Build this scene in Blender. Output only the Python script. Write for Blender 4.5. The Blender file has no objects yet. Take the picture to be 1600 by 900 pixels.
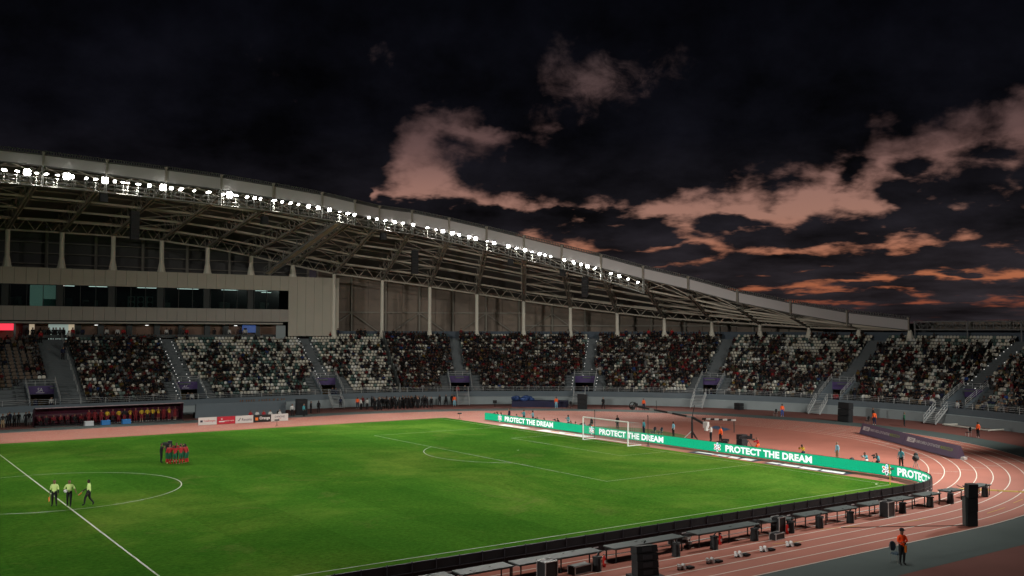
import bpy, bmesh, math, random
import numpy as np
from mathutils import Vector, Matrix
random.seed(7); rng = np.random.default_rng(7)
S = bpy.context.scene; COL = S.collection
R = math.radians

# ------------------------------------------------------------------ camera
YAW, PITCH, ROLL = .9412, .0436, .0017
f_ = Vector((math.cos(YAW)*math.cos(PITCH), math.sin(YAW)*math.cos(PITCH), math.sin(PITCH)))
r_ = Vector((math.sin(YAW), -math.cos(YAW), 0)); u_ = r_.cross(f_)
r2 = r_*math.cos(ROLL)+u_*math.sin(ROLL); u2 = u_*math.cos(ROLL)-r_*math.sin(ROLL)
CAMP = Vector((-12.756, -78.942, 11.727))
cam_d = bpy.data.cameras.new('camera'); cam = bpy.data.objects.new('camera', cam_d); COL.objects.link(cam)
cam.matrix_world = Matrix(((r2.x, u2.x, -f_.x, CAMP.x), (r2.y, u2.y, -f_.y, CAMP.y), (r2.z, u2.z, -f_.z, CAMP.z), (0, 0, 0, 1)))
cam_d.sensor_width = 36; cam_d.lens = 36*1520.48/1600; cam_d.shift_x = -51.8/1600
cam_d.clip_start = .5; cam_d.clip_end = 6000
S.camera = cam
S.render.engine = 'CYCLES'
S.cycles.use_denoising = True; S.cycles.adaptive_threshold = .02
S.cycles.max_bounces = 4; S.cycles.diffuse_bounces = 2; S.cycles.glossy_bounces = 2; S.cycles.transparent_max_bounces = 12
S.cycles.sample_clamp_indirect = 4
S.view_settings.view_transform = 'Standard'; S.view_settings.look = 'None'
S.view_settings.exposure = 0; S.view_settings.gamma = 1; S.view_settings.use_curve_mapping = False

# ------------------------------------------------------------------ dusk sky
world = bpy.data.worlds.new('World'); S.world = world; world.use_nodes = True
wt = world.node_tree; wt.nodes.clear()
class NG:
    def __init__(s, t): s.t = t
    def n(s, ty, **k):
        o = s.t.nodes.new(ty)
        for a, b in k.items(): setattr(o, a, b)
        return o
    def put(s, sock, v):
        if isinstance(v, bpy.types.NodeSocket): s.t.links.new(v, sock)
        else: sock.default_value = v
    def m(s, op, a, b=0., c=None, clamp=False):
        o = s.n('ShaderNodeMath', operation=op, use_clamp=clamp)
        s.put(o.inputs[0], a); s.put(o.inputs[1], b)
        if c is not None: s.put(o.inputs[2], c)
        return o.outputs[0]
    def mix(s, fac, a, b):
        o = s.n('ShaderNodeMix', data_type='RGBA'); s.put(o.inputs[0], fac); s.put(o.inputs[6], a); s.put(o.inputs[7], b)
        return o.outputs[2]
    def noise(s, vec, scale, detail=4, rough=.5, dist=0., dim='3D'):
        o = s.n('ShaderNodeTexNoise', noise_dimensions=dim)
        if vec is not None: s.put(o.inputs['Vector'], vec)
        s.put(o.inputs['Scale'], scale); s.put(o.inputs['Detail'], detail); s.put(o.inputs['Roughness'], rough); s.put(o.inputs['Distortion'], dist)
        return o.outputs[0]
    def ramp(s, fac, stops, interp='LINEAR'):
        o = s.n('ShaderNodeValToRGB'); cr = o.color_ramp; cr.interpolation = interp
        while len(cr.elements) < len(stops): cr.elements.new(.5)
        for e, (p, c) in zip(cr.elements, stops): e.position = p; e.color = (*c, 1) if len(c) == 3 else c
        s.put(o.inputs[0], fac); return o.outputs[0]
    def xyz(s, x, y, z):
        o = s.n('ShaderNodeCombineXYZ'); s.put(o.inputs[0], x); s.put(o.inputs[1], y); s.put(o.inputs[2], z); return o.outputs[0]
    def link(s, a, b): s.t.links.new(a, b)
g = NG(wt)
tc = g.n('ShaderNodeTexCoord').outputs['Generated']
sp = g.n('ShaderNodeSeparateXYZ'); g.link(tc, sp.inputs[0])
el0 = g.m('MULTIPLY', g.m('ARCSINE', sp.outputs[2]), 57.2958)
az0 = g.m('MULTIPLY', g.m('ARCTAN2', sp.outputs[1], sp.outputs[0]), 57.2958)
# cloud layers seen in perspective: compress the elevation towards the horizon
elc = g.m('MAXIMUM', el0, 0.)
lay = g.m('MULTIPLY', g.m('LOGARITHM', g.m('ADD', elc, 1.6), 2.71828), 7.0)
base_v = g.xyz(g.m('MULTIPLY', az0, .32), lay, 0.)
wx = g.noise(base_v, .55, 4, .62); wy = g.noise(g.xyz(g.m('MULTIPLY', az0, .32), lay, 9.), .55, 5, .62)
wscale = g.m('MULTIPLY_ADD', elc, .16, .5, clamp=False)
az = g.m('ADD', az0, g.m('MULTIPLY', g.m('SUBTRACT', wx, .5), 4.5))
el = g.m('ADD', el0, g.m('MULTIPLY', g.m('SUBTRACT', wy, .5), g.m('MULTIPLY', wscale, 1.9)))
# lower edge of the high cloud deck along the horizon (azimuth-20)/50 -> elevation/20, then separate cloud banks below it, then thin places in the deck
DECK = [(0.1026, 0.6035), (0.1506, 0.5865), (0.1662, 0.557), (0.182, 0.5405), (0.2074, 0.532), (0.2528, 0.523), (0.3066, 0.5), (0.3344, 0.472), (0.3658, 0.44), (0.4122, 0.404), (0.4704, 0.379), (0.537, 0.3635), (0.6044, 0.3615), (0.68, 0.3765), (0.718, 0.462), (0.7448, 0.5685), (0.7712, 0.597), (0.8014, 0.6025), (0.8424, 0.5635), (0.8652, 0.5105), (0.8754, 0.455), (0.8838, 0.344), (0.9, 0.12), (0.92, 0.0)]
BANKS = [(61.53, 7.23, 3.39, 0.49), (57.02, 6.25, 5.28, 0.64), (60.03, 6.66, 3.02, 0.45), (57.4, 6.92, 2.64, 0.38), (30.57, 7.99, 4.52, 1.51), (27.3, 7.99, 3.02, 2.07), (32.68, 7.62, 1.88, 0.75), (36.37, 9.14, 1.51, 0.83), (31.08, 5.95, 8.11, 1.02), (36.41, 5.79, 2.64, 0.53), (43.16, 6.17, 2.41, 0.49), (39.03, 5.24, 4.9, 0.75), (36.42, 5.0, 2.26, 0.57), (49.47, 5.8, 5.65, 1.06), (54.0, 6.45, 4.52, 0.83), (50.98, 6.71, 4.15, 0.6), (47.97, 6.42, 2.64, 0.6), (46.48, 5.33, 1.88, 0.34), (46.86, 4.44, 4.52, 0.6), (41.54, 3.86, 5.65, 0.64), (32.41, 3.97, 7.16, 0.79), (27.67, 3.91, 3.39, 0.83), (50.98, 4.19, 3.39, 0.6), (43.55, 2.92, 6.79, 0.53), (34.42, 2.49, 4.52, 0.34), (29.4, 2.21, 4.52, 0.38), (37.83, 3.22, 3.39, 0.34), (37.49, 1.95, 9.42, 0.3), (32.13, 0.96, 12.82, 0.57), (41.74, 1.39, 7.92, 0.49), (30.81, 3.1, 1.13, 0.19), (45.38, 3.6, 3.77, 0.38)]
THIN = [(50.4, 14.54, 4.52, 2.19, 0.74), (48.89, 15.77, 2.26, 1.88, 0.55), (52.68, 12.02, 2.26, 0.6, 0.5), (54.77, 11.28, 2.26, 0.53, 0.4), (64.38, 15.73, 3.2, 1.13, 0.52), (65.5, 16.72, 2.26, 1.7, 0.36), (70.44, 11.16, 3.77, 0.68, 0.36), (69.94, 12.6, 2.26, 0.9, 0.3), (43.84, 14.19, 4.52, 0.6, 0.2), (47.2, 11.58, 3.77, 0.53, 0.2), (59.7, 12.79, 2.64, 0.9, 0.34), (39.15, 11.48, 3.77, 0.6, 0.16), (28.76, 12.44, 1.88, 1.36, 0.3), (57.42, 11.44, 1.7, 0.53, 0.5)]
# the broken banks carry on outside the view
BANKS += [(55.71, 9.32, 4.6, 1.58), (52.11, 8.88, 6.03, 1.7), (64.65, 8.93, 2.19, 1.06), (58.91, 6.6, 4.9, 0.57)]
BANKS += [(28.6, 9.6, 3.4, .9), (33.0, 9.2, 1.6, .7), (52.11, 6.94, 4.2, .45), (61.89, 6.37, 3.0, .5), (30.0, 8.0, 4.2, 2.1), (33.4, 7.8, 1.6, 1.1), (26.6, 8.2, 3., 2.2), (26.5,5.0,4,1.0), (30, 6.3, 6, .9)]
BANKS += [(a, e, sa, se) for a, e, sa, se in ((22,8.5,4,1.4),(16,5.5,6,1.0),(10,8,5,1.3),(3,5,6,.9),(-5,7.5,5,1.2),(14,3,8,.6),(0,2.5,8,.5),(-12,4.5,6,.8),(20,1.5,10,.5))]
af = g.m('MULTIPLY', g.m('SUBTRACT', az, 20.), 1/50., clamp=True)
dke = g.ramp(af, [(p, (v, v, v)) for p, v in DECK])
nz = g.noise(base_v, .95, 6, .64, .5); nzs = g.m('SUBTRACT', nz, .5)
cov = g.m('MULTIPLY', g.m('ADD', g.m('SUBTRACT', el, g.m('MULTIPLY', dke, 20.)), .34), .55)
for a0, e0, sa, se in BANKS:
    p1 = g.m('MULTIPLY', g.m('SUBTRACT', az, a0), 1/sa); q1 = g.m('MULTIPLY', g.m('SUBTRACT', el, e0), 1/se)
    d = g.m('SQRT', g.m('MULTIPLY_ADD', p1, p1, g.m('MULTIPLY', q1, q1)))
    cov = g.m('MAXIMUM', cov, g.m('SUBTRACT', 1.14, d))
cov = g.m('MINIMUM', cov, 1.35)
thin = None
for a0, e0, sa, se, w in THIN:
    p1 = g.m('MULTIPLY', g.m('SUBTRACT', az, a0), 1/sa); q1 = g.m('MULTIPLY', g.m('SUBTRACT', el, e0), 1/se)
    e = g.m('MULTIPLY', g.m('EXPONENT', g.m('MULTIPLY', g.m('MULTIPLY_ADD', p1, p1, g.m('MULTIPLY', q1, q1)), -.8)), w)
    thin = e if thin is None else g.m('MAXIMUM', thin, e)
wisp = g.noise(base_v, 1.6, 5, .68, .6)
cov = g.m('SUBTRACT', cov, g.m('MULTIPLY', thin, g.m('MULTIPLY_ADD', wisp, 2.6, .05)))
bil = g.m('ABSOLUTE', g.m('SUBTRACT', g.noise(base_v, 1.3, 5, .55, .2), .5)); dens = g.m('ADD', g.m('MULTIPLY_ADD', nzs, .95, g.m('MULTIPLY_ADD', g.m('SUBTRACT', g.noise(g.xyz(g.m('MULTIPLY', az0, .5), g.m('MULTIPLY', lay, .8), 4.), .8, 3, .5), .5), 2.0, cov)), g.m('MULTIPLY', g.m('SUBTRACT', .11, bil), 1.5))
shp = g.n('ShaderNodeMapRange'); g.put(shp.inputs[0], el0); shp.inputs[1].default_value = 6.; shp.inputs[2].default_value = 10.; shp.inputs[3].default_value = 1.5; shp.inputs[4].default_value = .78
dens = g.m('MULTIPLY_ADD', g.m('SUBTRACT', dens, .16), shp.outputs[0], .26)
cl_ = g.n('ShaderNodeMapRange', interpolation_type='SMOOTHSTEP'); g.put(cl_.inputs[0], dens); cl_.inputs[1].default_value = -.22; cl_.inputs[2].default_value = .80; cl_.inputs[3].default_value = 1.; cl_.inputs[4].default_value = 0.
glow = g.n('ShaderNodeMapRange', interpolation_type='SMOOTHSTEP'); g.put(glow.inputs[0], g.m('ABSOLUTE', g.m('SUBTRACT', az0, 33.))); glow.inputs[1].default_value = 40.; glow.inputs[2].default_value = 85.; glow.inputs[3].default_value = 1.; glow.inputs[4].default_value = 0.
hi = g.n('ShaderNodeMapRange', interpolation_type='SMOOTHSTEP'); g.put(hi.inputs[0], el0); hi.inputs[1].default_value = 8.; hi.inputs[2].default_value = 11.2; hi.inputs[3].default_value = 1.; hi.inputs[4].default_value = .5
clear = g.m('MULTIPLY', g.m('MULTIPLY', cl_.outputs[0], glow.outputs[0]), hi.outputs[0])
fine2 = g.noise(base_v, .38, 5, .6)
ec = g.m('MULTIPLY', elc, 1/30.)
clearcol = g.ramp(ec, [(0, (.012,.009,.010)), (.012, (.05,.02,.017)), (.05, (.24,.062,.032)), (.11, (.42,.140,.066)), (.22, (.34,.172,.128)), (.36, (.225,.125,.115)), (.55, (.135,.090,.090)), (1, (.05,.05,.065))])
cloudcol = g.ramp(ec, [(0, (.0135,.0115,.0135)), (.08, (.0150,.0125,.0150)), (.2, (.0070,.0062,.0082)), (.38, (.0022,.0022,.0036)), (.7, (.0011,.0012,.0022)), (1, (.0010,.0011,.0020))])
tex = g.m('MAXIMUM', g.m('MULTIPLY_ADD', fine2, 5.0, -1.35), .35)
veil = g.noise(base_v, .9, 4, .6)
tex = g.m('MULTIPLY', tex, g.m('MULTIPLY_ADD', veil, .9, .55))
cm = g.n('ShaderNodeVectorMath', operation='SCALE'); g.link(cloudcol, cm.inputs[0]); g.put(cm.inputs['Scale'], tex)
rgb = g.mix(clear, cm.outputs[0], clearcol)
# last glow of the Nishita dusk sky behind the deck
nish = g.n('ShaderNodeTexSky', sky_type='NISHITA'); nish.sun_disc = False; nish.sun_elevation = R(-3.0); nish.sun_rotation = R(62)
add = g.n('ShaderNodeVectorMath', operation='ADD'); g.link(rgb, add.inputs[0])
ns = g.n('ShaderNodeVectorMath', operation='SCALE'); g.link(nish.outputs[0], ns.inputs[0]); ns.inputs['Scale'].default_value = .002
g.link(ns.outputs[0], add.inputs[1])
bg = g.n('ShaderNodeBackground'); g.link(add.outputs[0], bg.inputs[0]); bg.inputs[1].default_value = 1.0
wo = g.n('ShaderNodeOutputWorld'); g.link(bg.outputs[0], wo.inputs[0])

# ------------------------------------------------------------------ floodlights of the opposite (near) roof, behind the camera
def spot(name, loc, aim, power, size=.5, angle=60, blend=.6, col=(1, .965, .89)):
    d = bpy.data.lights.new(name, 'SPOT'); d.energy = power; d.spot_size = R(angle); d.spot_blend = blend; d.shadow_soft_size = size; d.color = col
    o = bpy.data.objects.new(name, d); COL.objects.link(o); o.location = loc
    o.rotation_euler = (Vector(aim)-Vector(loc)).to_track_quat('-Z', 'Y').to_euler()
    return o
NEARP = 40000.
for x, y, z, ax, ay, k in ((-88,-43,26.5,-5,4,3.2),(-84,-46,27.5,25,5,2.6),(-50,-47,30,20,15,.3),(-10,-47,31.5,40,20,.4),
                        (25,-47,31.5,25,20,.4),(62,-47,29,30,15,.5),(84,-46,27.5,30,0,2.4),(88,-43,26.5,40,-5,2.8),(90,-41,26.0,82,16,1.6),(80,-46,28,72,28,1.1),
                        (52,-47,30,46,-30,.30),(24,-47,31.5,26,-31,.26)):  # last two lamps added to brighten the near track
    spot('opposite_roof_floodlight', (x, y, z), (ax, ay-12, 0), NEARP*k, .7, 68, .85)

# ------------------------------------------------------------------ materials
MATS = {}
def mat(name, col, rough=.7, var=.0, vscale=3., emit=None, es=0., metal=0., spec=.3, bump=0., bscale=20., alpha=None, col2=None, coord='Object'):
    if name in MATS: return MATS[name]
    m = bpy.data.materials.new(name); m.use_nodes = True; t = m.node_tree; G = NG(t)
    b = t.nodes['Principled BSDF']
    b.inputs['Base Color'].default_value = (*col, 1); b.inputs['Roughness'].default_value = rough; b.inputs['Metallic'].default_value = metal
    b.inputs['Specular IOR Level'].default_value = spec
    if var or bump or col2:
        co = G.n('ShaderNodeTexCoord').outputs[coord] if coord != 'World' else G.n('ShaderNodeNewGeometry').outputs['Position']
        if var or col2:
            nz = G.noise(co, vscale, 5, .6)
            if col2: c = G.mix(G.ramp(nz, [(.35, (0, 0, 0)), (.65, (1, 1, 1))]), (*col, 1), (*col2, 1))
            else:
                k = G.m('MULTIPLY_ADD', nz, 2*var, 1-var)
                v = G.n('ShaderNodeVectorMath', operation='SCALE'); v.inputs[0].default_value = col; G.put(v.inputs['Scale'], k); c = v.outputs[0]
            G.link(c, b.inputs['Base Color'])
        if bump:
            bp = G.n('ShaderNodeBump'); bp.inputs['Strength'].default_value = bump; G.put(bp.inputs['Height'], G.noise(co, bscale, 4, .6)); G.link(bp.outputs[0], b.inputs['Normal'])
    if emit: b.inputs['Emission Color'].default_value = (*emit, 1); b.inputs['Emission Strength'].default_value = es
    if alpha is not None: b.inputs['Alpha'].default_value = alpha
    MATS[name] = m; return m

# ------------------------------------------------------------------ mesh helpers
class MB:
    def __init__(s): s.v = []; s.f = []; s.m = []
    def add(s, vs, fs, mi=0):
        n = len(s.v); s.v += [tuple(v) for v in vs]; s.f += [tuple(i+n for i in f) for f in fs]; s.m += [mi]*len(fs); return s
    BF = ((0,3,2,1),(4,5,6,7),(0,1,5,4),(1,2,6,5),(2,3,7,6),(3,0,4,7))
    def box(s, c, d, rz=0., mi=0, taper=1., rx=0.):
        hx, hy, hz = d[0]/2, d[1]/2, d[2]/2
        vs = [Vector((x*hx*(taper if z > 0 else 1), y*hy*(taper if z > 0 else 1), z*hz)) for z in (-1, 1) for x, y in ((-1,-1),(1,-1),(1,1),(-1,1))]
        M = Matrix.Rotation(rz, 3, 'Z') @ Matrix.Rotation(rx, 3, 'X')
        return s.add([M @ v + Vector(c) for v in vs], MB.BF, mi)
    def beam(s, p, q, w, h=None, mi=0):
        h = h or w; p = Vector(p); q = Vector(q); d = (q-p)
        if d.length < 1e-6: return s
        d.normalize(); up = Vector((0, 0, 1)) if abs(d.z) < .95 else Vector((1, 0, 0))
        a = d.cross(up).normalized()*w/2; b = a.cross(d).normalized()*h/2
        return s.add([p-a-b, p+a-b, p+a+b, p-a+b, q-a-b, q+a-b, q+a+b, q-a+b], MB.BF, mi)
    def tube(s, p, q, r, r2=None, n=8, mi=0):
        r2 = r if r2 is None else r2; p = Vector(p); q = Vector(q); d = (q-p).normalized()
        up = Vector((0, 0, 1)) if abs(d.z) < .95 else Vector((1, 0, 0)); a = d.cross(up).normalized(); b = d.cross(a)
        vs = [p+(a*math.cos(k*2*math.pi/n)+b*math.sin(k*2*math.pi/n))*r for k in range(n)]+[q+(a*math.cos(k*2*math.pi/n)+b*math.sin(k*2*math.pi/n))*r2 for k in range(n)]
        fs = [(k, (k+1) % n, n+(k+1) % n, n+k) for k in range(n)]+[tuple(range(n))[::-1], tuple(range(n, 2*n))]
        return s.add(vs, fs, mi)
    def ball(s, c, r, n=8, m=6, mi=0, sc=(1, 1, 1)):
        vs = [(c[0], c[1], c[2]-r*sc[2])]
        for j in range(1, m):
            ph = math.pi*j/m
            for k in range(n): vs.append((c[0]+r*sc[0]*math.sin(ph)*math.cos(2*math.pi*k/n), c[1]+r*sc[1]*math.sin(ph)*math.sin(2*math.pi*k/n), c[2]-r*sc[2]*math.cos(ph)))
        vs.append((c[0], c[1], c[2]+r*sc[2])); L = len(vs)-1
        fs = [(0, 1+(k+1) % n, 1+k) for k in range(n)]
        for j in range(m-2): fs += [(1+j*n+k, 1+j*n+(k+1) % n, 1+(j+1)*n+(k+1) % n, 1+(j+1)*n+k) for k in range(n)]
        fs += [(L, 1+(m-2)*n+k, 1+(m-2)*n+(k+1) % n) for k in range(n)]
        return s.add(vs, fs, mi)
    def quad(s, a, b, c, d, mi=0): return s.add([a, b, c, d], [(0, 1, 2, 3)], mi)
    def sweep(s, rings, close=False, mi=0, caps=False):
        n = len(rings[0]); vs = [p for r in rings for p in r]; fs = []
        for j in range(len(rings)-1):
            for k in range(n if close else n-1):
                fs.append((j*n+k, j*n+(k+1) % n, (j+1)*n+(k+1) % n, (j+1)*n+k))
        if caps: fs += [tuple(range(n))[::-1], tuple(range((len(rings)-1)*n, len(rings)*n))]
        return s.add(vs, fs, mi)
    def mesh(s, name, mats, smooth=False):
        me = bpy.data.meshes.new(name); me.from_pydata(s.v, [], s.f); me.polygons.foreach_set('material_index', s.m)
        for m in (mats if isinstance(mats, (list, tuple)) else [mats]): me.materials.append(m)
        if smooth: me.polygons.foreach_set('use_smooth', [True]*len(s.f))
        me.update(); return me
    def build(s, name, mats, parent=None, smooth=False, loc=None, rz=0.):
        return link(name, s.mesh(name, mats, smooth), parent, loc, rz)
def link(name, me, parent=None, loc=None, rz=0.):
    o = bpy.data.objects.new(name, me); COL.objects.link(o)
    if parent: o.parent = parent
    if loc is not None: o.location = loc
    if rz: o.rotation_euler = (0, 0, rz)
    return o
def tag(o, label=None, cat=None, group=None, kind=None):
    if label: o['label'] = label
    if cat: o['category'] = cat
    if group: o['group'] = group
    if kind: o['kind'] = kind
    return o
def empty(name, loc=(0, 0, 0), rz=0., label=None, cat=None, group=None, kind=None):
    o = bpy.data.objects.new(name, None); COL.objects.link(o); o.location = loc; o.rotation_euler = (0, 0, rz); o.empty_display_size = .2
    return tag(o, label, cat, group, kind)
def copy_tree(o, parent=None):
    c = o.copy(); COL.objects.link(c); c.parent = parent
    for ch in list(o.children): copy_tree(ch, c)
    return c
DG = bpy.context.evaluated_depsgraph_get
def evaluated(o):
    bpy.context.view_layer.update(); return bpy.data.meshes.new_from_object(o.evaluated_get(DG()))
def text_mesh(txt, w, h, bold=.0, thick=0., spc=1.):
    cu = bpy.data.curves.new('lettering', 'FONT'); cu.body = txt; cu.offset = bold; cu.extrude = thick; cu.space_character = spc; cu.resolution_u = 3
    o = bpy.data.objects.new('lettering', cu); COL.objects.link(o); me = evaluated(o); bpy.data.objects.remove(o); bpy.data.curves.remove(cu)
    v = np.empty(len(me.vertices)*3, np.float32); me.vertices.foreach_get('co', v); v = v.reshape(-1, 3)
    lo, hi = v.min(0), v.max(0); v[:, 0] = (v[:, 0]-lo[0])/(hi[0]-lo[0])*w-w/2; v[:, 1] = (v[:, 1]-lo[1])/(hi[1]-lo[1])*h-h/2
    me.vertices.foreach_set('co', v.ravel()); me.update(); return me
def text(name, txt, w, h, m, M, parent=None, bold=.0):
    me = text_mesh(txt, w, h, bold); me.materials.clear(); me.materials.append(m)
    me.transform(M); return link(name, me, parent)
def face_frame(o, xdir, up=(0, 0, 1)):
    x = Vector(xdir).normalized(); y = Vector(up).normalized(); z = x.cross(y)
    return Matrix(((x.x, y.x, z.x, o[0]), (x.y, y.y, z.y, o[1]), (x.z, y.z, z.z, o[2]), (0, 0, 0, 1)))

# the bowl follows the running track: straights along x, bends round (42.2, 0); t = 0 where the far straight meets the bend, degrees clockwise from there
CX = 42.2
def P(t, r, z=0.):
    if t <= 0: return Vector((CX+t*1.309, r, z))
    a = R(90-t)
    if t <= 180: return Vector((CX+r*math.cos(a), r*math.sin(a), z))
    return Vector((CX-(t-180)*1.309, -r, z))
def nrm(t):
    if t <= 0: return Vector((0, 1, 0))
    if t <= 180: a = R(90-t); return Vector((math.cos(a), math.sin(a), 0))
    return Vector((0, -1, 0))
def rot_in(t):      # rotation that turns local -y (front) towards the pitch
    n = nrm(t); return math.atan2(n.y, n.x)-math.pi/2
# ================================================================== ground, track, pitch
M_line = mat('line_paint', (.25,.33,.17), .6, .12, 6)
M_tline = mat('track_line_paint', (.66,.64,.58), .6, .15, 5)
M_ground = mat('dusty_ground', (.05,.045,.04), .9, .3, .2)
M_apron = mat('dark_red_apron', (.145,.054,.044), .85, .22, .4, bump=.25, bscale=60)
M_grey = mat('grey_green_rubber', (.062,.082,.080), .85, .14, .6, bump=.25, bscale=60)
M_track = mat('red_track', (.34,.120,.086), .72, .20, .30, bump=.25, bscale=70, spec=.35)
def grass_mat():
    m = bpy.data.materials.new('pitch_grass'); m.use_nodes = True; t = m.node_tree; G = NG(t); b = t.nodes['Principled BSDF']
    pos = G.n('ShaderNodeNewGeometry').outputs['Position']
    s = G.n('ShaderNodeSeparateXYZ'); G.link(pos, s.inputs[0])
    big = G.noise(pos, .055, 6, .66, .6); mid = G.noise(pos, .35, 6, .7, .6); fine = G.noise(G.xyz(G.m('MULTIPLY', s.outputs[0], 1.0), G.m('MULTIPLY', s.outputs[1], 1.6), 0.), 3.2, 6, .8)
    a = G.ramp(big, [(.36, (.034,.110,.012)), (.5, (.052,.136,.015)), (.63, (.098,.172,.024))])
    c = G.mix(G.ramp(mid, [(.38, (0,0,0)), (.70, (.55,.55,.55))]), a, (.027,.098,.011,1))
    worn = G.ramp(G.noise(pos, .16, 7, .72, 1.), [(.57, (0,0,0)), (.76, (.85,.85,.85))])
    c = G.mix(worn, c, (.100,.135,.030,1))
    # faint mowing bands across the pitch
    band = G.m('SINE', G.m('MULTIPLY', s.outputs[0], 2*math.pi/11.))
    k = G.m('ADD', G.m('MULTIPLY_ADD', fine, 2.1, -.05), G.m('MULTIPLY', G.m('GREATER_THAN', band, 0.), .10))
    v = G.n('ShaderNodeVectorMath', operation='SCALE'); G.link(c, v.inputs[0]); G.put(v.inputs['Scale'], k)
    G.link(v.outputs[0], b.inputs['Base Color']); b.inputs['Roughness'].default_value = .95; b.inputs['Specular IOR Level'].default_value = .0
    bp = G.n('ShaderNodeBump'); bp.inputs['Strength'].default_value = .5; bp.inputs['Distance'].default_value = .05; G.put(bp.inputs['Height'], G.noise(pos, 9., 4, .7)); G.link(bp.outputs[0], b.inputs['Normal'])
    return m
M_grass = grass_mat()
tag(MB().quad((-2500,-2500,-.03),(2500,-2500,-.03),(2500,2500,-.03),(-2500,2500,-.03)).build('ground', M_ground), kind='structure')
TT = [-75+3*i for i in range(25)]+[2*i for i in range(1, 91)]+[183+3*i for i in range(24)]
def ring(r0, r1, z, t0=-75, t1=255):
    ts = [t for t in TT if t0 <= t <= t1]; m = MB(); m.sweep([[P(t, r1, z), P(t, r0, z)] for t in ts]); return m
apron = tag(ring(50.7, 59.6, 0.).build('stadium_apron', M_apron), kind='structure')
tag(ring(46.8, 50.75, .004).build('grey_perimeter_path', M_grey), kind='structure')
mb = ring(36.9, 46.85, .004)
n0 = [tuple(P(t, 36.9, .004)) for t in TT]; mb.add(n0, [tuple(range(len(n0)))[::-1]])
track = tag(mb.build('running_track', M_track), kind='structure')
for k in range(9):
    r = 37.0+1.22*k; w = .036
    ring(r-w, r+w, .009).build('lane_line', M_tline, track)
for tt in (118, 134, 150): 
    m = MB()
    for k in range(8):
        o = tt-2.3*k
        m.sweep([[P(o, 37.05+1.22*k, .0135), P(o, 38.15+1.22*k, .0135)], [P(o+.1, 37.05+1.22*k, .0135), P(o+.1, 38.15+1.22*k, .0135)]][::-1])
    m.build('stagger_mark', M_tline, track)
M_yellowline = mat('yellow_line_paint', (.55,.36,.06), .6, .1, 5)
for x0, y0, x1, y1 in ((34.6,-41.6,37.4,-42.3),(40.3,-43.2,42.6,-43.4),(29.2,-42.6,31.2,-43.1),(52.6,-43.6,54.6,-43.2),(47.5,-44.6,50.4,-44.2)):
    d = Vector((x1-x0, y1-y0, 0)).normalized(); a = Vector((-d.y, d.x, 0))*.03
    p, q = Vector((x0,y0,.0135)), Vector((x1,y1,.0135))
    MB().quad(p-a, q-a, q+a, p+a).build('changeover_mark', M_yellowline, track)
# infield lawn behind the boards
M_lawn = mat('dry_lawn', (.115,.125,.035), .95, .3, .8, bump=.4, bscale=30)
tag(MB().add([(61.2+4.6*math.cos(a)*(1+.05*math.sin(5*a)), 6.5+8.5*math.sin(a), .012) for a in np.linspace(0, 2*math.pi, 40, endpoint=False)], [tuple(range(40))]).build('infield_lawn', M_lawn), 'dry yellow-green lawn patch behind the goal-end screen', 'lawn')
pitch = tag(MB().quad((-56.,-35.6,.014),(53.7,-35.6,.014),(53.7,35.1,.014),(-56.,35.1,.014)).build('pitch', M_grass), kind='structure')
PLZ = [.019]
def pline(pts, w=.12, name='pitch_line', closed=False):
    PLZ[0] += .0007; lz = PLZ[0]
    pts = [Vector((x, y, 0)) for x, y in pts]; rows = []
    for i, p in enumerate(pts):
        a = pts[max(i-1, 0)]; b = pts[min(i+1, len(pts)-1)]; d = (b-a).normalized(); n = Vector((-d.y, d.x, 0))*w/2
        rows.append([p+n+Vector((0,0,lz)), p-n+Vector((0,0,lz))])
    return MB().sweep(rows[::-1]).build(name, M_line, pitch)
pline([(-52.5,-34),(52.5,-34)], .10, 'touchline'); pline([(-52.5,34),(52.5,34)], .05, 'touchline')
pline([(52.5,-34),(52.5,34)], .06, 'goal_line'); pline([(0,-34),(0,34)], .10, 'halfway_line')
pline([(9.15*math.cos(a), 9.15*math.sin(a)) for a in np.linspace(0, 2*math.pi, 73)], .075, 'centre_circle')
for pts in ([(52.4,-20.16),(36,-20.16)],[(36,-20.22),(36,20.22)],[(36,20.16),(52.4,20.16)]): pline(pts, .06, 'penalty_area_line')
for pts in ([(52.4,-9.16),(47,-9.16)],[(47,-9.22),(47,9.22)],[(47,9.16),(52.4,9.16)]): pline(pts, .055, 'goal_area_line')
a0 = math.acos(5.5/9.15); pline([(41.5-9.15*math.cos(a), 9.15*math.sin(a)) for a in np.linspace(-a0, a0, 25)], .07, 'penalty_arc')
pline([(52.5-math.cos(a), -34+math.sin(a)) for a in np.linspace(0, math.pi/2, 9)], .11, 'corner_arc')
pline([(41.4,0),(41.62,0)], .22, 'penalty_spot')
# advertising carpets laid flat behind the goal line
M_white = mat('white_vinyl', (.70,.70,.70), .6, .06, 3); M_navy = mat('navy_print', (.02,.022,.05), .6); M_or = mat('orange_print', (.75,.16,.03), .6)
def carpet(y0, y1, x0, x1, label, prints):
    c = MB().quad((x0,y0,.019),(x1,y0,.019),(x1,y1,.019),(x0,y1,.019)).build('advertising_carpet', M_white if prints[0] == 'w' else M_navy)
    tag(c, label, 'carpet')
    for (a, b, c0, c1, sk, mm) in prints[1:]:
        Y = lambda f: y0+(y1-y0)*f; X = lambda f: x0+(x1-x0)*f
        MB().quad((X(c0),Y(a),.024),(X(c1),Y(a+sk),.024),(X(c1),Y(b+sk),.024),(X(c0),Y(b),.024)).build('print', mm, c)
carpet(17.0, 22.5, 53.95, 55.0, 'small white carpet at the far end of the goal line', ['w', (.2,.5,.3,.6,.05,M_or)])
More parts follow.
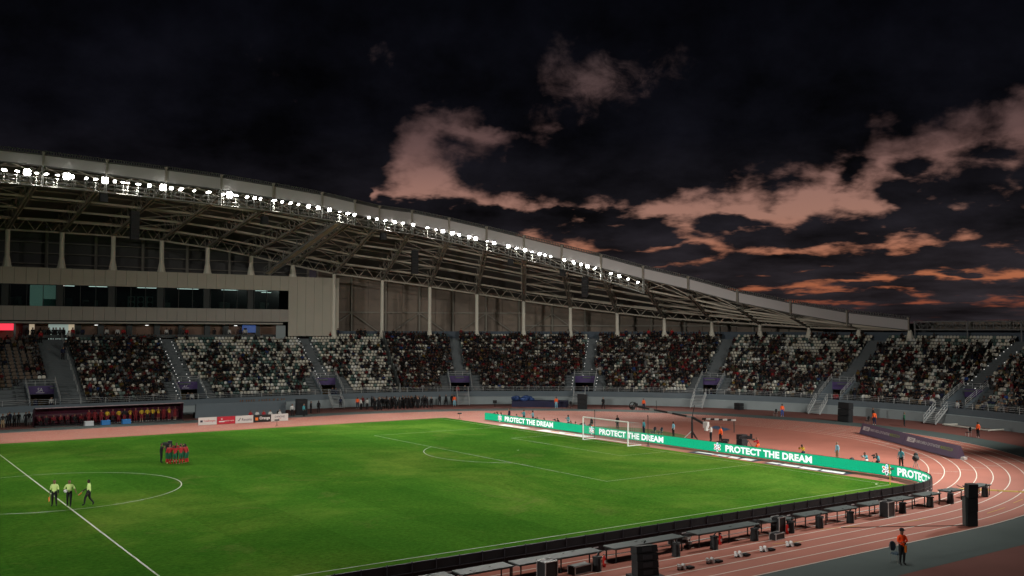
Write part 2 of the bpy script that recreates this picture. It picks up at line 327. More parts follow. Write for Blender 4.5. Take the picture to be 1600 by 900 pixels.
carpet(5.2, 14.5, 53.95, 55.5, 'long white carpet lying left of the goal', ['w', (.3,.5,.45,.75,.04,M_or), (.62,.8,.5,.8,.05,M_or)])
carpet(-19.0, -10.6, 53.95, 55.6, 'navy and white sponsor carpet right of the goal', ['n', (.05,.22,.15,.85,.03,M_white), (.26,.4,.2,.85,.06,M_white), (.45,.62,.3,.9,.03,M_white), (.66,.95,.4,.8,.0,M_white), (.1,.45,.04,.14,.0,M_or), (.5,.6,.06,.2,.05,M_or)])
carpet(-28.8, -20.0, 53.95, 55.5, 'navy and white sponsor carpet nearest the corner flag', ['n', (.04,.3,.2,.8,.05,M_white), (.33,.55,.12,.85,.04,M_white), (.58,.8,.2,.9,.03,M_white), (.84,.98,.3,.8,.0,M_white)])

# ================================================================== the grandstand bowl
M_conc = mat('terrace_concrete', (.115,.130,.138), .85, .15, .8)
M_wallL = mat('grey_blue_wall_paint', (.25,.29,.30), .8, .10, .5, coord='World'); M_wallU = mat('slate_wall_paint', (.115,.142,.162), .8, .12, .5, coord='World')
M_rail = mat('galvanised_rail', (.46,.48,.48), .5, metal=.3)
M_dark = mat('dark_void', (.012,.012,.013), .9)  # near-black paints shade in tunnels and the soffit gap; also the fans
NROW, RZ0, RISE, R0, TREAD = 19, 2.1, .455, 60.0, .8
VOMS = [(-25.2,'SA'),(-10.95,'27'),(5.9,'26'),(25.3,'25'),(43.9,'24'),(62.6,'23'),(81.1,'22'),(99.4,'21'),(117.5,'20')]
VH = 1.75    # half width of a vomitory in metres
def mdeg(m, r): return m/1.309 if r is None else math.degrees(m/r)
def tdeg(t, m, r): return m/1.309 if t <= 0 else math.degrees(m/r)
VR1 = R0+5*TREAD
T0, T1 = -70, 140
terr = empty('grandstand_terrace', P(30, 66), label='stepped grey concrete seating terrace curving round the far end', cat='grandstand')
def inv(o, parent):
    o.parent = parent; o.matrix_parent_inverse = parent.matrix_basis.inverted(); return o
bpy.context.view_layer.update(); 
edges = sorted(set([T0, T1]+[round(T0+1.5*i, 3) for i in range(int((T1-T0)/1.5)+1)]+[v+s*tdeg(v, VH, 62) for v, _ in VOMS for s in (-1, 1)]))
mb = MB()
for a, b in zip(edges[:-1], edges[1:]):
    mid = (a+b)/2; inv_v = any(abs(mid-v) < tdeg(v, VH, 62) for v, _ in VOMS)
    for k in range(5 if inv_v else 0, NROW):
        r = R0+k*TREAD; z = RZ0+k*RISE; zp = z-RISE if k else 0.0
        if inv_v and k == 5: zp = 3.2
        mb.add([P(a,r,zp),P(b,r,zp),P(b,r,z),P(a,r,z),P(b,r+TREAD,z),P(a,r+TREAD,z)], [(0,1,2,3),(3,2,4,5)])
    zt = RZ0+(NROW-1)*RISE
    mb.quad(P(a,R0+NROW*TREAD,zt),P(b,R0+NROW*TREAD,zt),P(b,80,zt),P(a,80,zt))
inv(mb.build('terrace_steps', M_conc), terr)
# perimeter wall of the bowl
wall = empty('perimeter_wall', P(30, 59.5), label='low grey-blue wall round the foot of the grandstand', cat='wall')
ts = [T0+2*i for i in range(int((T1-T0)/2)+1)]
inv(MB().sweep([[P(t,59.5,0),P(t,59.5,1.2),P(t,59.7,1.25),P(t,59.7,1.26)] for t in ts][::-1]).build('lower_wall', M_wallL), wall)
inv(MB().sweep([[P(t,59.72,1.24),P(t,59.72,2.06),P(t,60.01,2.06)] for t in ts][::-1]).build('upper_wall', M_wallU), wall)
# railing along the wall top, one section per bay
railing = empty('perimeter_railing', P(30, 59.8, 2.06), label='galvanised railing along the top of the perimeter wall', cat='railing')
tsr = [-45+2.3*i for i in range(78)]
for a, b in zip(tsr[:-1], tsr[1:]):
    m = MB(); m.tube(P(a,59.85,2.06), P(a,59.85,2.80), .03, n=5)
    for z in (2.78, 2.55, 2.32): m.tube(P(a,59.85,z), P(b,59.85,z), .022, n=5)
    inv(m.build('railing_section', M_rail), railing)
# back wall of the terrace
M_slate = mat('slate_blue_parapet', (.075,.095,.120), .8, .15, .4, coord='World')
tag(MB().sweep([[P(t,76.0,10.2),P(t,76.0,11.55),P(t,76.3,11.55),P(t,76.3,10.2)] for t in [10+2*i for i in range(66)]][::-1]).build('terrace_parapet', M_slate), 'slate blue parapet behind the top row of seats', 'wall')
# tunnels (vomitories) with purple number boards
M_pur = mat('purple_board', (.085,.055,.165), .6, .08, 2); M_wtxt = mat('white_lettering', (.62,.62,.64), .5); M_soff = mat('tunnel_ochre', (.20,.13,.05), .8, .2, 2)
NUMW = {'SA':'SA','27':'twenty-seven','26':'twenty-six','25':'twenty-five','24':'twenty-four','23':'twenty-three','22':'twenty-two','21':'twenty-one','20':'twenty'}
for v, num in VOMS:
    h = tdeg(v, VH, 62); A = (v-h, v+h); vo = empty('seating_tunnel', P(v, VR1), label='tunnel mouth in the terrace under the purple board numbered %s' % NUMW[num], cat='tunnel', group='tunnels in the terrace')
    for a in A:
        m = MB(); e = (P(v+.5,62)-P(v-.5,62)).normalized()*.09; q = [P(a,R0-.2,1.2),P(a,VR1+.1,1.2),P(a,VR1+.1,RZ0+5*RISE+.3),P(a,R0-.2,RZ0+.3)]
        m.add([p_-e for p_ in q]+[p_+e for p_ in q], MB.BF); inv(m.build('side_wall', M_wallU), vo)
    inv(MB().quad(P(A[0],R0-.3,1.22),P(A[1],R0-.3,1.22),P(A[1],VR1+4,1.22),P(A[0],VR1+4,1.22)).build('floor', M_conc), vo)
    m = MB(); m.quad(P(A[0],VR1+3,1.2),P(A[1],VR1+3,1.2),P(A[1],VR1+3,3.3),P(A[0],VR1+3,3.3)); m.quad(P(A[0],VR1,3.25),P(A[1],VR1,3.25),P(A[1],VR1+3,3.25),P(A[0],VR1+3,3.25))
    inv(m.build('tunnel_lining', M_soff if num in ('27','26','SA') else M_dark), vo)  # near-black lining stands in for the unlit tunnel depth
    sg = MB(); c0, c1 = P(v-h*.97,VR1-.06,3.25), P(v+h*.97,VR1-.06,3.25); up = Vector((0,0,1.05)); bk = nrm(v)*.1
    sg.add([c0,c1,c1+up,c0+up,c0+bk,c1+bk,c1+up+bk,c0+up+bk], [(3,2,1,0),(4,5,6,7),(0,1,5,4),(1,2,6,5),(2,3,7,6),(3,0,4,7)])
    so = inv(sg.build('number_board', M_pur), vo)
    n = nrm(v); xd = Vector((n.y,-n.x,0))
    tx = text('number', num, .62, .5, M_wtxt, face_frame(P(v,VR1-.075,3.82), xd)); inv(tx, so)
    tx = inv(MB().add([v_ for v_ in [P(v,VR1-.075,3.40)-xd*.5,P(v,VR1-.075,3.40)+xd*.5,P(v,VR1-.075,3.46)+xd*.5,P(v,VR1-.075,3.46)-xd*.5]], [(0,1,2,3)]).build('small_print', M_wtxt), so)
    for a in A:
        m = MB(); p0, p1 = P(a,R0,RZ0+.36), P(a,VR1,RZ0+5*RISE+.36); d = Vector((0,0,.75))
        for kk in (.35, .7, 1): m.tube(p0+d*kk, p1+d*kk, .025, n=5)
        for q in np.linspace(0, 1, 5): m.tube(p0.lerp(p1, q), p0.lerp(p1, q)+d, .025, n=5)
        inv(m.build('sloping_handrail', M_rail), vo)
    m = MB(); p0, p1 = P(A[0],VR1+.1,4.35), P(A[1],VR1+.1,4.35)
    for kk in (.35, .7): m.tube(p0+Vector((0,0,kk)), p1+Vector((0,0,kk)), .025, n=5)
    for q in np.linspace(0, 1, 4): m.tube(p0.lerp(p1, q), p0.lerp(p1, q)+Vector((0,0,.7)), .025, n=5)
    inv(m.build('top_handrail', M_rail), vo)
# steel stairs from the wall down to the track
def wall_stair(t, label):
    e = empty('steel_stair', P(t, 59.4), rot_in(t), label, 'stairs', 'stairs from the wall to the track')
    for k in range(9): MB().box((0,-2.1+.25*k,.2+.2*k),(1.7,.27,.04)).build('tread', M_rail, e)
    for s in (-.9, .9):
        m = MB(); m.beam((s,-2.25,.1),(s,0,1.95),.06,.2); m.build('stringer', M_rail, e)
        m = MB()
        for kk in (.45, .9): m.tube((s,-2.25,.1+kk),(s,0,1.95+kk),.028, n=5)
        for q in np.linspace(0, 1, 5): m.tube((s,-2.25+2.25*q,.1+1.85*q),(s,-2.25+2.25*q,1.0+1.85*q),.028, n=5)
        m.build('handrail', M_rail, e)
for t, w in ((6.0,'26'),(25.4,'25'),(43.4,'24'),(61.9,'23'),(80.2,'22'),(98.0,'21')): wall_stair(t, 'steel stair against the wall below tunnel %s' % NUMW[w])
# aisle steps: pale nosings, and step lights on four aisles
AISLES = [(-22.9, 1.9, False), (-11.1, .8, True), (5.6, .8, True), (25.4, .75, False), (44.1, .75, True), (62.2, .9, False), (81.3, 1.0, False), (98.6, 1.0, True), (117.5, 1, False)]
M_nose = mat('step_nosing', (.10,.113,.12), .8, .1, 3); M_steplight = mat('step_light', (.9,.9,.9), .5, emit=(1,1,.95), es=1.1)
for ai, (t, hw, lit) in enumerate(AISLES):
    m = MB(); d = tdeg(t, hw, 69)
    if True:
        for k in range(5, NROW):
            for j in (0, 1):
                r = R0+k*TREAD+.4*j-.025; z = RZ0+k*RISE-RISE*.5*(1-j)
                m.add([P(t-d,r-.4,z-RISE*.5+.02),P(t+d,r-.4,z-RISE*.5+.02),P(t+d,r-.4,z+.02),P(t-d,r-.4,z+.02),P(t+d,r,z+.02),P(t-d,r,z+.02)], [(0,1,2,3),(3,2,4,5)])
    st = inv(m.build('aisle_steps', M_nose), terr)
    if lit:
        m = MB()
        for k in range(5, NROW):
            for s in (-1, 1):
                if random.random() < (.75 if s < 0 else .4): m.box(P(t+s*d*.93, R0+k*TREAD-.12, RZ0+k*RISE+.06), (.08,.08,.06))
        lo = inv(m.build('step_lights', M_steplight), st); lo['kind'] = 'stuff'
for v, num in VOMS[:8]:
    for s in (-1, 1):
        tt = v+s*tdeg(v, VH+.75, 62); d = tdeg(v, .6, 62); m = MB()
        for k in range(0, 5):
            for j in (0, 1):
                r = R0+k*TREAD+.4*j-.025; z = RZ0+k*RISE+RISE*.5*(j)
                m.add([P(tt-d,r,z-.05),P(tt+d,r,z-.05),P(tt+d,r,z+.12),P(tt-d,r,z+.12),P(tt+d,r+.4,z+.12),P(tt-d,r+.4,z+.12)], [(0,1,2,3),(3,2,4,5)])
        st = inv(m.build('aisle_steps', M_nose), terr)
        if num in ('27','24'):
            m = MB()
            for k in range(5): m.box(P(tt-s*d*.9, R0+k*TREAD, RZ0+k*RISE+.2), (.09,.09,.07))
            lo = inv(m.build('step_lights', M_steplight), st); lo['kind'] = 'stuff'
# sloping divider fence
M_glass = mat('smoked_panel', (.10,.115,.11), .4, alpha=.75)
fe = empty('block_divider_fence', P(16, 60), label='sloping panel fence dividing two seating blocks right of tunnel twenty-six', cat='fence')
for k in range(9):
    a, b = R0+k*1.7, R0+k*1.7+1.62; za, zb = RZ0+(a-R0)/TREAD*RISE, RZ0+(b-R0)/TREAD*RISE
    m = MB(); q = [P(16,a,za),P(16,b,zb),P(16,b,zb+1.25),P(16,a,za+1.25)]; o = Vector((.05,.01,0)); m.add([v-o for v in q]+[v+o for v in q], MB.BF)
    inv(m.build('fence_panel', M_glass), fe)
    m = MB(); m.tube(P(16,a-.04,za),P(16,a-.04,za+1.35),.05,n=6); inv(m.build('fence_post', M_rail), fe)
for t, nm in ((-18.6,'left'),):
    m = MB()
    for k in range(0, NROW, 3): m.tube(P(t-3.4,R0+k*TREAD,RZ0+k*RISE),P(t-3.4,R0+k*TREAD,RZ0+k*RISE+.95),.03,n=5)
    for kk in (.5,.95): m.tube(P(t-3.4,R0,RZ0+kk),P(t-3.4,R0+18*TREAD,RZ0+18*RISE+kk),.03,n=5)
    tag(m.build('aisle_handrail', M_rail), 'steel handrail up the middle of the wide leftmost aisle', 'handrail')

# ================================================================== stand building with glazed boxes
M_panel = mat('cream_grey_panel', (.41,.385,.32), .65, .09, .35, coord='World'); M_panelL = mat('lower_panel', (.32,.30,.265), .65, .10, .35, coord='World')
M_frame = mat('charcoal_frame', (.035,.04,.04), .6); M_int = mat('box_interior', (.012,.017,.018), .8, .4, .8)
M_pane = None
def pane_mat():
    m = bpy.data.materials.new('window_glass'); m.use_nodes = True; t = m.node_tree; t.nodes.clear(); G = NG(t)
    gl = G.n('ShaderNodeBsdfGlossy'); gl.inputs['Roughness'].default_value = .05; gl.inputs[0].default_value = (.8,.9,.9,1)
    tr = G.n('ShaderNodeBsdfTransparent'); tr.inputs[0].default_value = (.62,.74,.72,1); mx = G.n('ShaderNodeMixShader'); fr = G.n('ShaderNodeFresnel'); fr.inputs[0].default_value = 1.45
    G.link(fr.outputs[0], mx.inputs[0]); G.link(tr.outputs[0], mx.inputs[1]); G.link(gl.outputs[0], mx.inputs[2]); o = G.n('ShaderNodeOutputMaterial'); G.link(mx.outputs[0], o.inputs[0]); return m
M_pane = pane_mat()
BX0, BX1, BY = -34.0, 54.6, 74.0
bld = empty('stand_building', (0, BY, 0), label='cream panelled building with a dark glazed gallery above the left seating', cat='building')
def bpart(name, c, d, m, par=None):
    o = MB().box((c[0], c[1]-BY, c[2]), d).build(name, m, None); o.parent = par or bld; return o
bpart('roof_slab', ((BX0+BX1)/2, BY+4.2, 20.2), (BX1-BX0, 8, .3), M_frame); bpart('gallery_floor', ((BX0+46)/2, BY+3, 14.85), (46-BX0, 6, .3), M_frame)
bpart('ceiling', ((BX0+46)/2, BY+3.2, 18.4), (46-BX0, 6, .2), M_frame)
bpart('rear_wall', ((BX0+BX1)/2, BY+7, 15.4), (BX1-BX0, .3, 9.8), M_int)
bpart('soffit', ((BX0+46)/2, BY+1.6, 12.75), (46-BX0, 3.0, .25), M_panelL); bpart('dark_reveal', ((BX0+46)/2, BY+.5, 12.95), (46-BX0, .6, .22), M_dark)  # near-black strip painted where the gap lies in shade
PW = 1.47
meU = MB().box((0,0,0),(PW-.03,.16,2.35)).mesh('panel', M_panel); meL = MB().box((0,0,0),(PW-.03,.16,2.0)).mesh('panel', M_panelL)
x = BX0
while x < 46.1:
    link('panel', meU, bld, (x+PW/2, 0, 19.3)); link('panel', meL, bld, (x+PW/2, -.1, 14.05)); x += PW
bpart('panel_backing', ((BX0+46)/2, BY+.14, 19.3), (46-BX0, .1, 2.3), M_frame); bpart('panel_backing', ((BX0+46)/2, BY+.1, 14.05), (46-BX0, .1, 1.95), M_frame)
meE = MB().box((0,0,0),(PW-.03,.16,9.7)).mesh('panel', M_panel); xe = x
while xe < BX1-.3: link('panel', meE, bld, (xe+PW/2, 0, 15.6)); xe += PW
bpart('panel_backing', ((x+xe)/2, BY+.14, 15.6), (xe-x, .1, 9.6), M_frame); bpart('end_wall', (xe-.1, BY+3.6, 15.4), (.2, 6.8, 9.9), M_panel)
# window band
mul = MB().box((0,0,0),(.9,.5,3.2)).mesh('mullion', M_frame)
pane = MB().box((0,0,0),(2.0,.03,3.1)).mesh('pane', M_pane)
xw = BX0; bay = 6.9; kbay = 0
cols_x = [6.3+6.9*k for k in range(-5, 6)]
for cx in cols_x:
    link('mullion', mul, bld, (cx-.2, .35, 16.55))
    for j in range(3):
        if cx+.4+2.07*(j+1) < 46: w = link('window', MB().box((0,0,0),(.07,.2,3.1)).mesh('window', M_frame), bld, (cx+.45+2.07*j, .3, 16.55)); p = link('pane', pane, w, (1.03, 0, 0))
M_lit = mat('lit_interior_panel', (.3,.42,.38), .6, emit=(.50,.72,.62), es=.11); M_tube = mat('strip_light', (.9,.9,.9), .5, emit=(1,1,.96), es=1.6)
M_unit = mat('air_unit_casing', (.11,.12,.12), .6); 
bpart('lit_partition', (11.2, BY+1.6, 16.6), (3.6, .1, 3.0), M_lit); bpart('screen_desk', (12.2, BY+1.3, 15.6), (2.2, .1, 1.0), mat('teal_screen', (.05,.16,.15), .4))
for k in range(3):
    u = bpart('air_conditioner', (23.0+1.3*k, BY+1.6, 15.9), (1.0, .4, 1.7), M_unit)
    for zz in (-.4, .4):
        m = MB(); m.tube((23.0+1.3*k, 1.37, 15.9+zz),(23.0+1.3*k, 1.39, 15.9+zz), .36, n=14); f = m.build('fan', M_dark); f.parent = u
for xx, ln in ((14.5,1.6),(18.5,2.5),(25.5,3.),(31.5,3.2),(38.,2.6),(43.2,2.0),(44,1.6)): bpart('strip_light', (xx, BY+2.4, 18.1-(.25 if xx == 44 else 0)), (ln, .12, .06), M_tube)
for k in range(46):
    xx = random.uniform(7, 45); bpart('furniture', (xx, BY+random.uniform(1.2, 3.5), 15.0+random.uniform(.2,.8)), (random.uniform(.3,.9), .4, random.uniform(.5,1.6)), mat('furn%d' % (k % 4), [(.03,.04,.045),(.07,.075,.07),(.02,.02,.02),(.10,.10,.09)][k % 4], .7))
# hospitality level under the gallery: recessed rooms with lit doors
M_warm = mat('brown_room_wall', (.19,.115,.085), .7, .25, .6); M_pier = mat('grey_pier', (.07,.078,.08), .7); M_door = mat('lit_doorway', (.6,.6,.5), .5, emit=(1.,.80,.55), es=.34); M_cool = mat('lit_room', (.5,.6,.55), .6, emit=(.75,.95,.88), es=.22)
M_blue = mat('blue_screen', (.02,.04,.1), .4, emit=(.05,.12,.4), es=.35); M_red = mat('red_screen', (.4,.02,.03), .4, emit=(1.,.05,.09), es=1.0)
RYD = 77.2
bpart('room_wall', ((BX0+47)/2, RYD, 11.4), (47-BX0, .2, 2.3), M_warm)
for xx in [9.1,15.9,19,23,27,30.6,34.6,37.5,42.6]: bpart('pier', (xx, RYD-.6, 11.4), (.8, .6, 2.3), M_pier)
bpart('lit_doorway', (9.95, RYD-.13, 11.4), (.7, .05, 2.2), M_door); bpart('lit_room', (13.6, RYD-.13, 11.4), (3.0, .05, 2.2), M_cool); bpart('lit_doorway', (15.2, RYD-.17, 11.4), (.9, .05, 2.2), M_door)
bpart('blue_screen', (41.2, RYD-.9, 11.9), (2.2, .08, 1.2), M_blue); bpart('door', (45.6, BY-.02, 11.4), (1.6, .08, 2.1), M_wallL)
scr = bpart('big_screen', (4.4, BY+1.0, 12.1), (6., .1, .95), M_red); bpart('screen_frame', (7.5, BY+.9, 11.6), (.25, .25, 2.3), M_wallL)
for xx in (18.2, 25.3, 38.8): bpart('ceiling_lamp', (xx, BY+1.6, 12.4), (.4, .25, .07), M_tube)
bpart('gallery_counter', (27, BY+1.0, 10.75), (38, .2, .5), M_pier)
# ================================================================== roof of the far stand
TI = [85.0,78.72,72.44,66.16,59.88,53.6,47.32,41.04,34.76,28.48,22.2,15.92,9.64,4.2,-1.07,-6.34,-11.61,-16.88,-22.15,-27.43,-32.7,-37.97,-43.2,-48.5]
OV = [0,3.7,7.2,11,14.5,17.5,20,21.5,22,22.5,22.5,22.8,25.3,28]+[28]*10
ZT = [13.6,14.7,16.2,17.9,20.0,21.6,23.3,24.7,26.1,27.4,28.6,29.5,29.6,29.8,30.5,31.1,31.6,31.9,32.1,32.3,32.4,32.4,32.3,32.2]
ZB = [11.9,12.95,14.5,16.2,18.2,19.8,21.4,22.7,24.0,25.3,26.5,27.5,27.75,28.0,28.7,29.4,29.9,30.2,30.6,30.9,31.0,31.0,30.9,30.8]
ZC = [11.9,12.0,12.3,12.8,13.3,13.9,14.8,15.8,16.9,18.1,19.3,20.3,21.2,22.4,23.6,24.6,25.3,25.6,25.7,25.7,25.7,25.6,25.5,25.4]
DR = [.7,.9,1.2,1.5,1.8,2.0,2.2,2.4,2.6,2.8,2.8]+[2.8]*13
NF = len(TI)
def lerp_i(A, i):
    k = min(int(i), NF-2); return A[k]+(A[k+1]-A[k])*(i-k)
def ridx(i, f, z0=None):          # point at frame i, fraction f from the column line (0) to the roof edge (1)
    k = min(int(i), NF-2); w = i-k
    a = P(TI[k], 75-OV[k]*f); b = P(TI[k+1], 75-OV[k+1]*f); return a.lerp(b, w)
def zlow(i, f): return lerp_i(ZC, i)+(lerp_i(ZB, i)-.9*min(1, lerp_i(OV, i)/10)-lerp_i(ZC, i))*f      # lower chord
def zroof(i, f): return lerp_i(ZC, i)+lerp_i(DR, i)+(lerp_i(ZB, i)+.5-lerp_i(ZC, i)-lerp_i(DR, i))*f   # roof sheet
def zback(i, r): return lerp_i(ZC, i)+lerp_i(DR, i)-min(.35, (zroof(i, 1)-zroof(i, 0))/max(6, lerp_i(OV, i)))*(r-75)+.02
def RB(i, r=85.5):
    k = min(int(i), NF-2); v = P(TI[k], r).lerp(P(TI[k+1], r), i-k); v.z = zback(i, r); return v
def RP(i, f, z): v = ridx(i, f); v.z = z; return v
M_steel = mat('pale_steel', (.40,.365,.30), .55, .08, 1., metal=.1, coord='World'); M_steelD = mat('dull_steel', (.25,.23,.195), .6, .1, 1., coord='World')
M_sheet = mat('roof_sheet', (.11,.108,.105), .8, .1, .5, coord='World'); M_fasc = mat('translucent_fascia', (.42,.40,.40), .6, .05, .15, spec=.2, coord='World')
M_edge = mat('roof_edge_lattice', (.10,.10,.095), .7); M_cone = mat('column_paint', (.66,.63,.54), .6, .06, 1.)
roof = empty('grandstand_roof', (60, 75, 11), label='sweeping cantilever roof of pale steel trusses with a white fascia band', cat='roof')
def rpart(m, name, mm): return inv(m.build(name, mm), roof)
for i in range(NF):
    # column with its flared foot
    m = MB(); on_b = 13 <= i and P(TI[i], 75).x < 50; zb = 20.4 if on_b else 10.3; b = P(TI[i], 75.0 if not on_b else 74.6, zb); zc = ZC[i]
    hc = zc-zb
    if hc > .4:
        foot = min(1.7 if on_b else 1.5, hc*.9)
        rc = .33 if on_b else .30
        m.tube(b, b+Vector((0,0,.25)), .62, .62, n=10); 
        if foot > .3: m.tube(b+Vector((0,0,.25)), b+Vector((0,0,foot)), .58, rc, n=10)
        if hc > foot+.05: m.tube(b+Vector((0,0,foot)), b+Vector((0,0,hc)), rc, rc*.95, n=10)
        rpart(m, 'column', M_cone)
    # cantilever truss
    if OV[i] > 1:
        m = MB(); n = max(3, round(OV[i]/3.5)); lo = [RP(i, k/n, zlow(i, k/n)) for k in range(n+1)]; hi = [RP(i, k/n, zroof(i, k/n)-.15) for k in range(n+1)]
        bl = P(TI[i], 84, 0); bl.z = zroof(i, 0)-.22*9*.35; bh = bl.copy()
        for s in (-.5, .5):
            o = Vector((nrm(TI[i]).y, -nrm(TI[i]).x, 0))*s
            m.beam(lo[0]+o*.3, lo[-1]+o*.5, .2, .24); 
            for k in range(n): m.tube(lo[k]+o*.4, hi[k]+o, .075, n=5); 
            for k in range(n): m.tube(hi[k]+o, lo[k+1]+o*.45, .065, n=5)
        m.beam(hi[0], hi[-1], .3, .3); m.beam(hi[0], bl, .28, .28); m.beam(lo[0], P(TI[i], 80, zroof(i, 0)-.7), .16, .16)
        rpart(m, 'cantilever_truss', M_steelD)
# purlins and bracing along the stand
for i in range(NF-1):
    m = MB(); N = 3
    fr = (-.33, 0, .5, 1)
    js = [i, i+.5, i+1]
    pts = [[RB(j)]+[RP(j, f, zroof(j, f)+.02) for f in (0, .33, .66, 1.)] for j in js]
    m.sweep(pts); top = [[v+Vector((0,0,.22)) for v in r] for r in pts]; m.sweep(top[::-1])
    rpart(m, 'roof_panel', M_sheet)
    if max(OV[i], OV[i+1]) < 3: fl = (.5,)
    else: fl = (.22, .42, .62, .82)
    for f in fl:
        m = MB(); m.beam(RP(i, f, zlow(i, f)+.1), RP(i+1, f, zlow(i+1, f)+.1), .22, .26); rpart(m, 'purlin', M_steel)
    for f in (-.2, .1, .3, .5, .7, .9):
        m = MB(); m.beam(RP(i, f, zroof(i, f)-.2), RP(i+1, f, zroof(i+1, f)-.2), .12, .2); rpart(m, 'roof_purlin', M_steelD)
    # ring girder over the columns: two chords and zigzag lacing
    m = MB(); dz = min(1.7, DR[i]*.75)
    m.beam(RP(i, 0, ZC[i]), RP(i+1, 0, ZC[i+1]), .22, .24); m.beam(RP(i, .02, ZC[i]+dz), RP(i+1, .02, ZC[i+1]+dz), .2, .22)
    for k in range(6):
        a, b = i+k/6, i+(k+1)/6; za, zb = lerp_i(ZC, a), lerp_i(ZC, b)
        m.tube(RP(a, 0, za+(0 if k % 2 else dz)), RP(b, 0, zb+(dz if k % 2 else 0)), .06, n=5)
    rpart(m, 'ring_girder', M_steel)
    if i % 3 == 1 or i in (12, 13):
        m = MB()
        for f0, f1 in ((.22,.42),(.42,.62),(.62,.82)):
            m.tube(RP(i, f0, zlow(i, f0)), RP(i+1, f1, zlow(i+1, f1)), .06, n=5); m.tube(RP(i+1, f0, zlow(i+1, f0)), RP(i, f1, zlow(i, f1)), .06, n=5)
        rpart(m, 'cross_bracing', M_steelD)
    # front edge struts from lower chord to fascia
    m = MB(); 
    if OV[i] > 2 and OV[i+1] > 2:
        m.tube(RP(i, .98, zlow(i, .98)), RP(i+.5, 1, lerp_i(ZB, i+.5)), .07, n=5); m.tube(RP(i+1, .86, zlow(i+1, .86)), RP(i+.5, 1, lerp_i(ZB, i+.5)), .07, n=5)
        m.tube(RP(i, .82, zlow(i, .82)), RP(i+1, .99, lerp_i(ZB, i+1)), .07, n=5)
        rpart(m, 'edge_strut', M_steel)
    # fascia band
    m = MB(); n = nrm(TI[i]); a, b = RP(i, 1, ZB[i]), RP(i+1, 1, ZB[i+1]); e = (b-a); ln = e.length; e.normalize(); a += e*.12; b -= e*.12
    o = Vector((e.y, -e.x, 0)); o = o*(1 if o.dot(n) < 0 else -1); up0, up1 = ZT[i]-ZB[i]-.25, ZT[i+1]-ZB[i+1]-.25
    q = [a, b, b+Vector((0,0,up1)), a+Vector((0,0,up0))]; m.add([v+o*.25 for v in q]+[v+o*.17 for v in q], MB.BF); rpart(m, 'fascia_panel', M_fasc)
    m = MB(); tp = [RP(i+k/6, 1, lerp_i(ZT, i+k/6)) for k in range(7)]
    for k in range(6):
        m.beam(tp[k]+Vector((0,0,-.12)), tp[k+1]+Vector((0,0,-.12)), .35, .14); m.beam(tp[k]+Vector((0,0,.28)), tp[k+1]+Vector((0,0,.28)), .12, .08)
        for w in (0, .25, .5, .75): c = tp[k].lerp(tp[k+1], w); m.box(c+Vector((0,0,.1)), (.12,.12,.36))
    m.beam(RP(i, 1, ZB[i]-.06), RP(i+1, 1, ZB[i+1]-.06), .25, .14)
    rpart(m, 'roof_edge', M_edge)
for i in list(range(NF)):
    m = MB(); n = nrm(TI[i]); a = RP(i, 1, ZB[i]-.1)-n*.34; m.beam(a, a+Vector((0,0,ZT[i]-ZB[i]+.15)), .22, .22); m.box(a+Vector((0,0,ZT[i]-ZB[i]+.15)), (.35,.35,.2)); rpart(m, 'fascia_post', M_steelD)
# dark rear wall and inner columns above the building roof
rw = empty('rear_roof_wall', (10, 84, 20), label='dark rear wall under the roof above the stand building', cat='wall')
for k in range(14):
    x0 = 54-6.9*k; m = MB(); m.box((x0-3.4, 84.2, 22.8), (6.8, .2, 11.5)); inv(m.build('wall_bay', M_sheet), rw)
    m = MB(); m.tube((x0, 83.4, 17), (x0, 83.4, 27), .25, n=8); inv(m.build('inner_column', M_steelD), rw)
    for z in (21.6, 23.2, 24.8): m = MB(); m.beam((x0, 83.3, z), (x0-6.8, 83.3, z), .12, .16); inv(m.build('girt', M_steelD), rw)
# corrugated back wall under the roof, right of the building
M_corr = mat('brown_cladding', (.245,.195,.155), .75, .18, .25, coord='World', col2=(.175,.142,.118))
bw = empty('stand_back_wall', P(40, 83.4, 10), label='brown clad back wall under the roof behind the top seats', cat='wall')
for k in range(44):
    t = 9+2.1*k; t2 = t+2.06; ii = np.interp((t+t2)/2, TI[::-1], list(range(NF))[::-1]); zt = max(11.6, zback(float(ii), 83.4)+.18)
    zs = np.arange(10.4, zt, 2.3)
    for j, z0 in enumerate(zs):
        z1 = min(z0+2.26, zt); m = MB(); rr = 83.4+.03*((k+j) % 2)
        if z1-z0 < .2: continue
        m.add([P(t,rr,z0),P(t2,rr,z0),P(t2,rr,z1),P(t,rr,z1),P(t,rr+.1,z0),P(t2,rr+.1,z0),P(t2,rr+.1,z1),P(t,rr+.1,z1)], MB.BF)
        inv(m.build('cladding_panel', M_corr), bw)
    if k % 2 == 0: m = MB(); m.beam(P(t,83.1,10.4),P(t,83.1,zt),.3,.3); inv(m.build('wall_post', M_steelD), bw)
    if k % 4 == 0 and zt > 16: m = MB(); m.beam(P(t,83.0,10.6),P(t+4.2,83.0,14.8),.16,.16); inv(m.build('brace', M_steelD), bw)
    if k % 4 == 2 and zt > 16: m = MB(); m.beam(P(t,83.0,14.8),P(t+4.2,83.0,10.6),.16,.16); inv(m.build('brace', M_steelD), bw)
for k in range(46):
    t = 9+2*k; ia, ib = [float(np.interp(q, TI[::-1], list(range(NF))[::-1])) for q in (t, t+2)]
    m = MB(); m.quad(P(t,83.75,10.2),P(t+2.05,83.75,10.2),P(t+2.05,83.75,zback(ib,83.75)+.15),P(t,83.75,zback(ia,83.75)+.15)); inv(m.build('wall_lining', M_corr), bw)
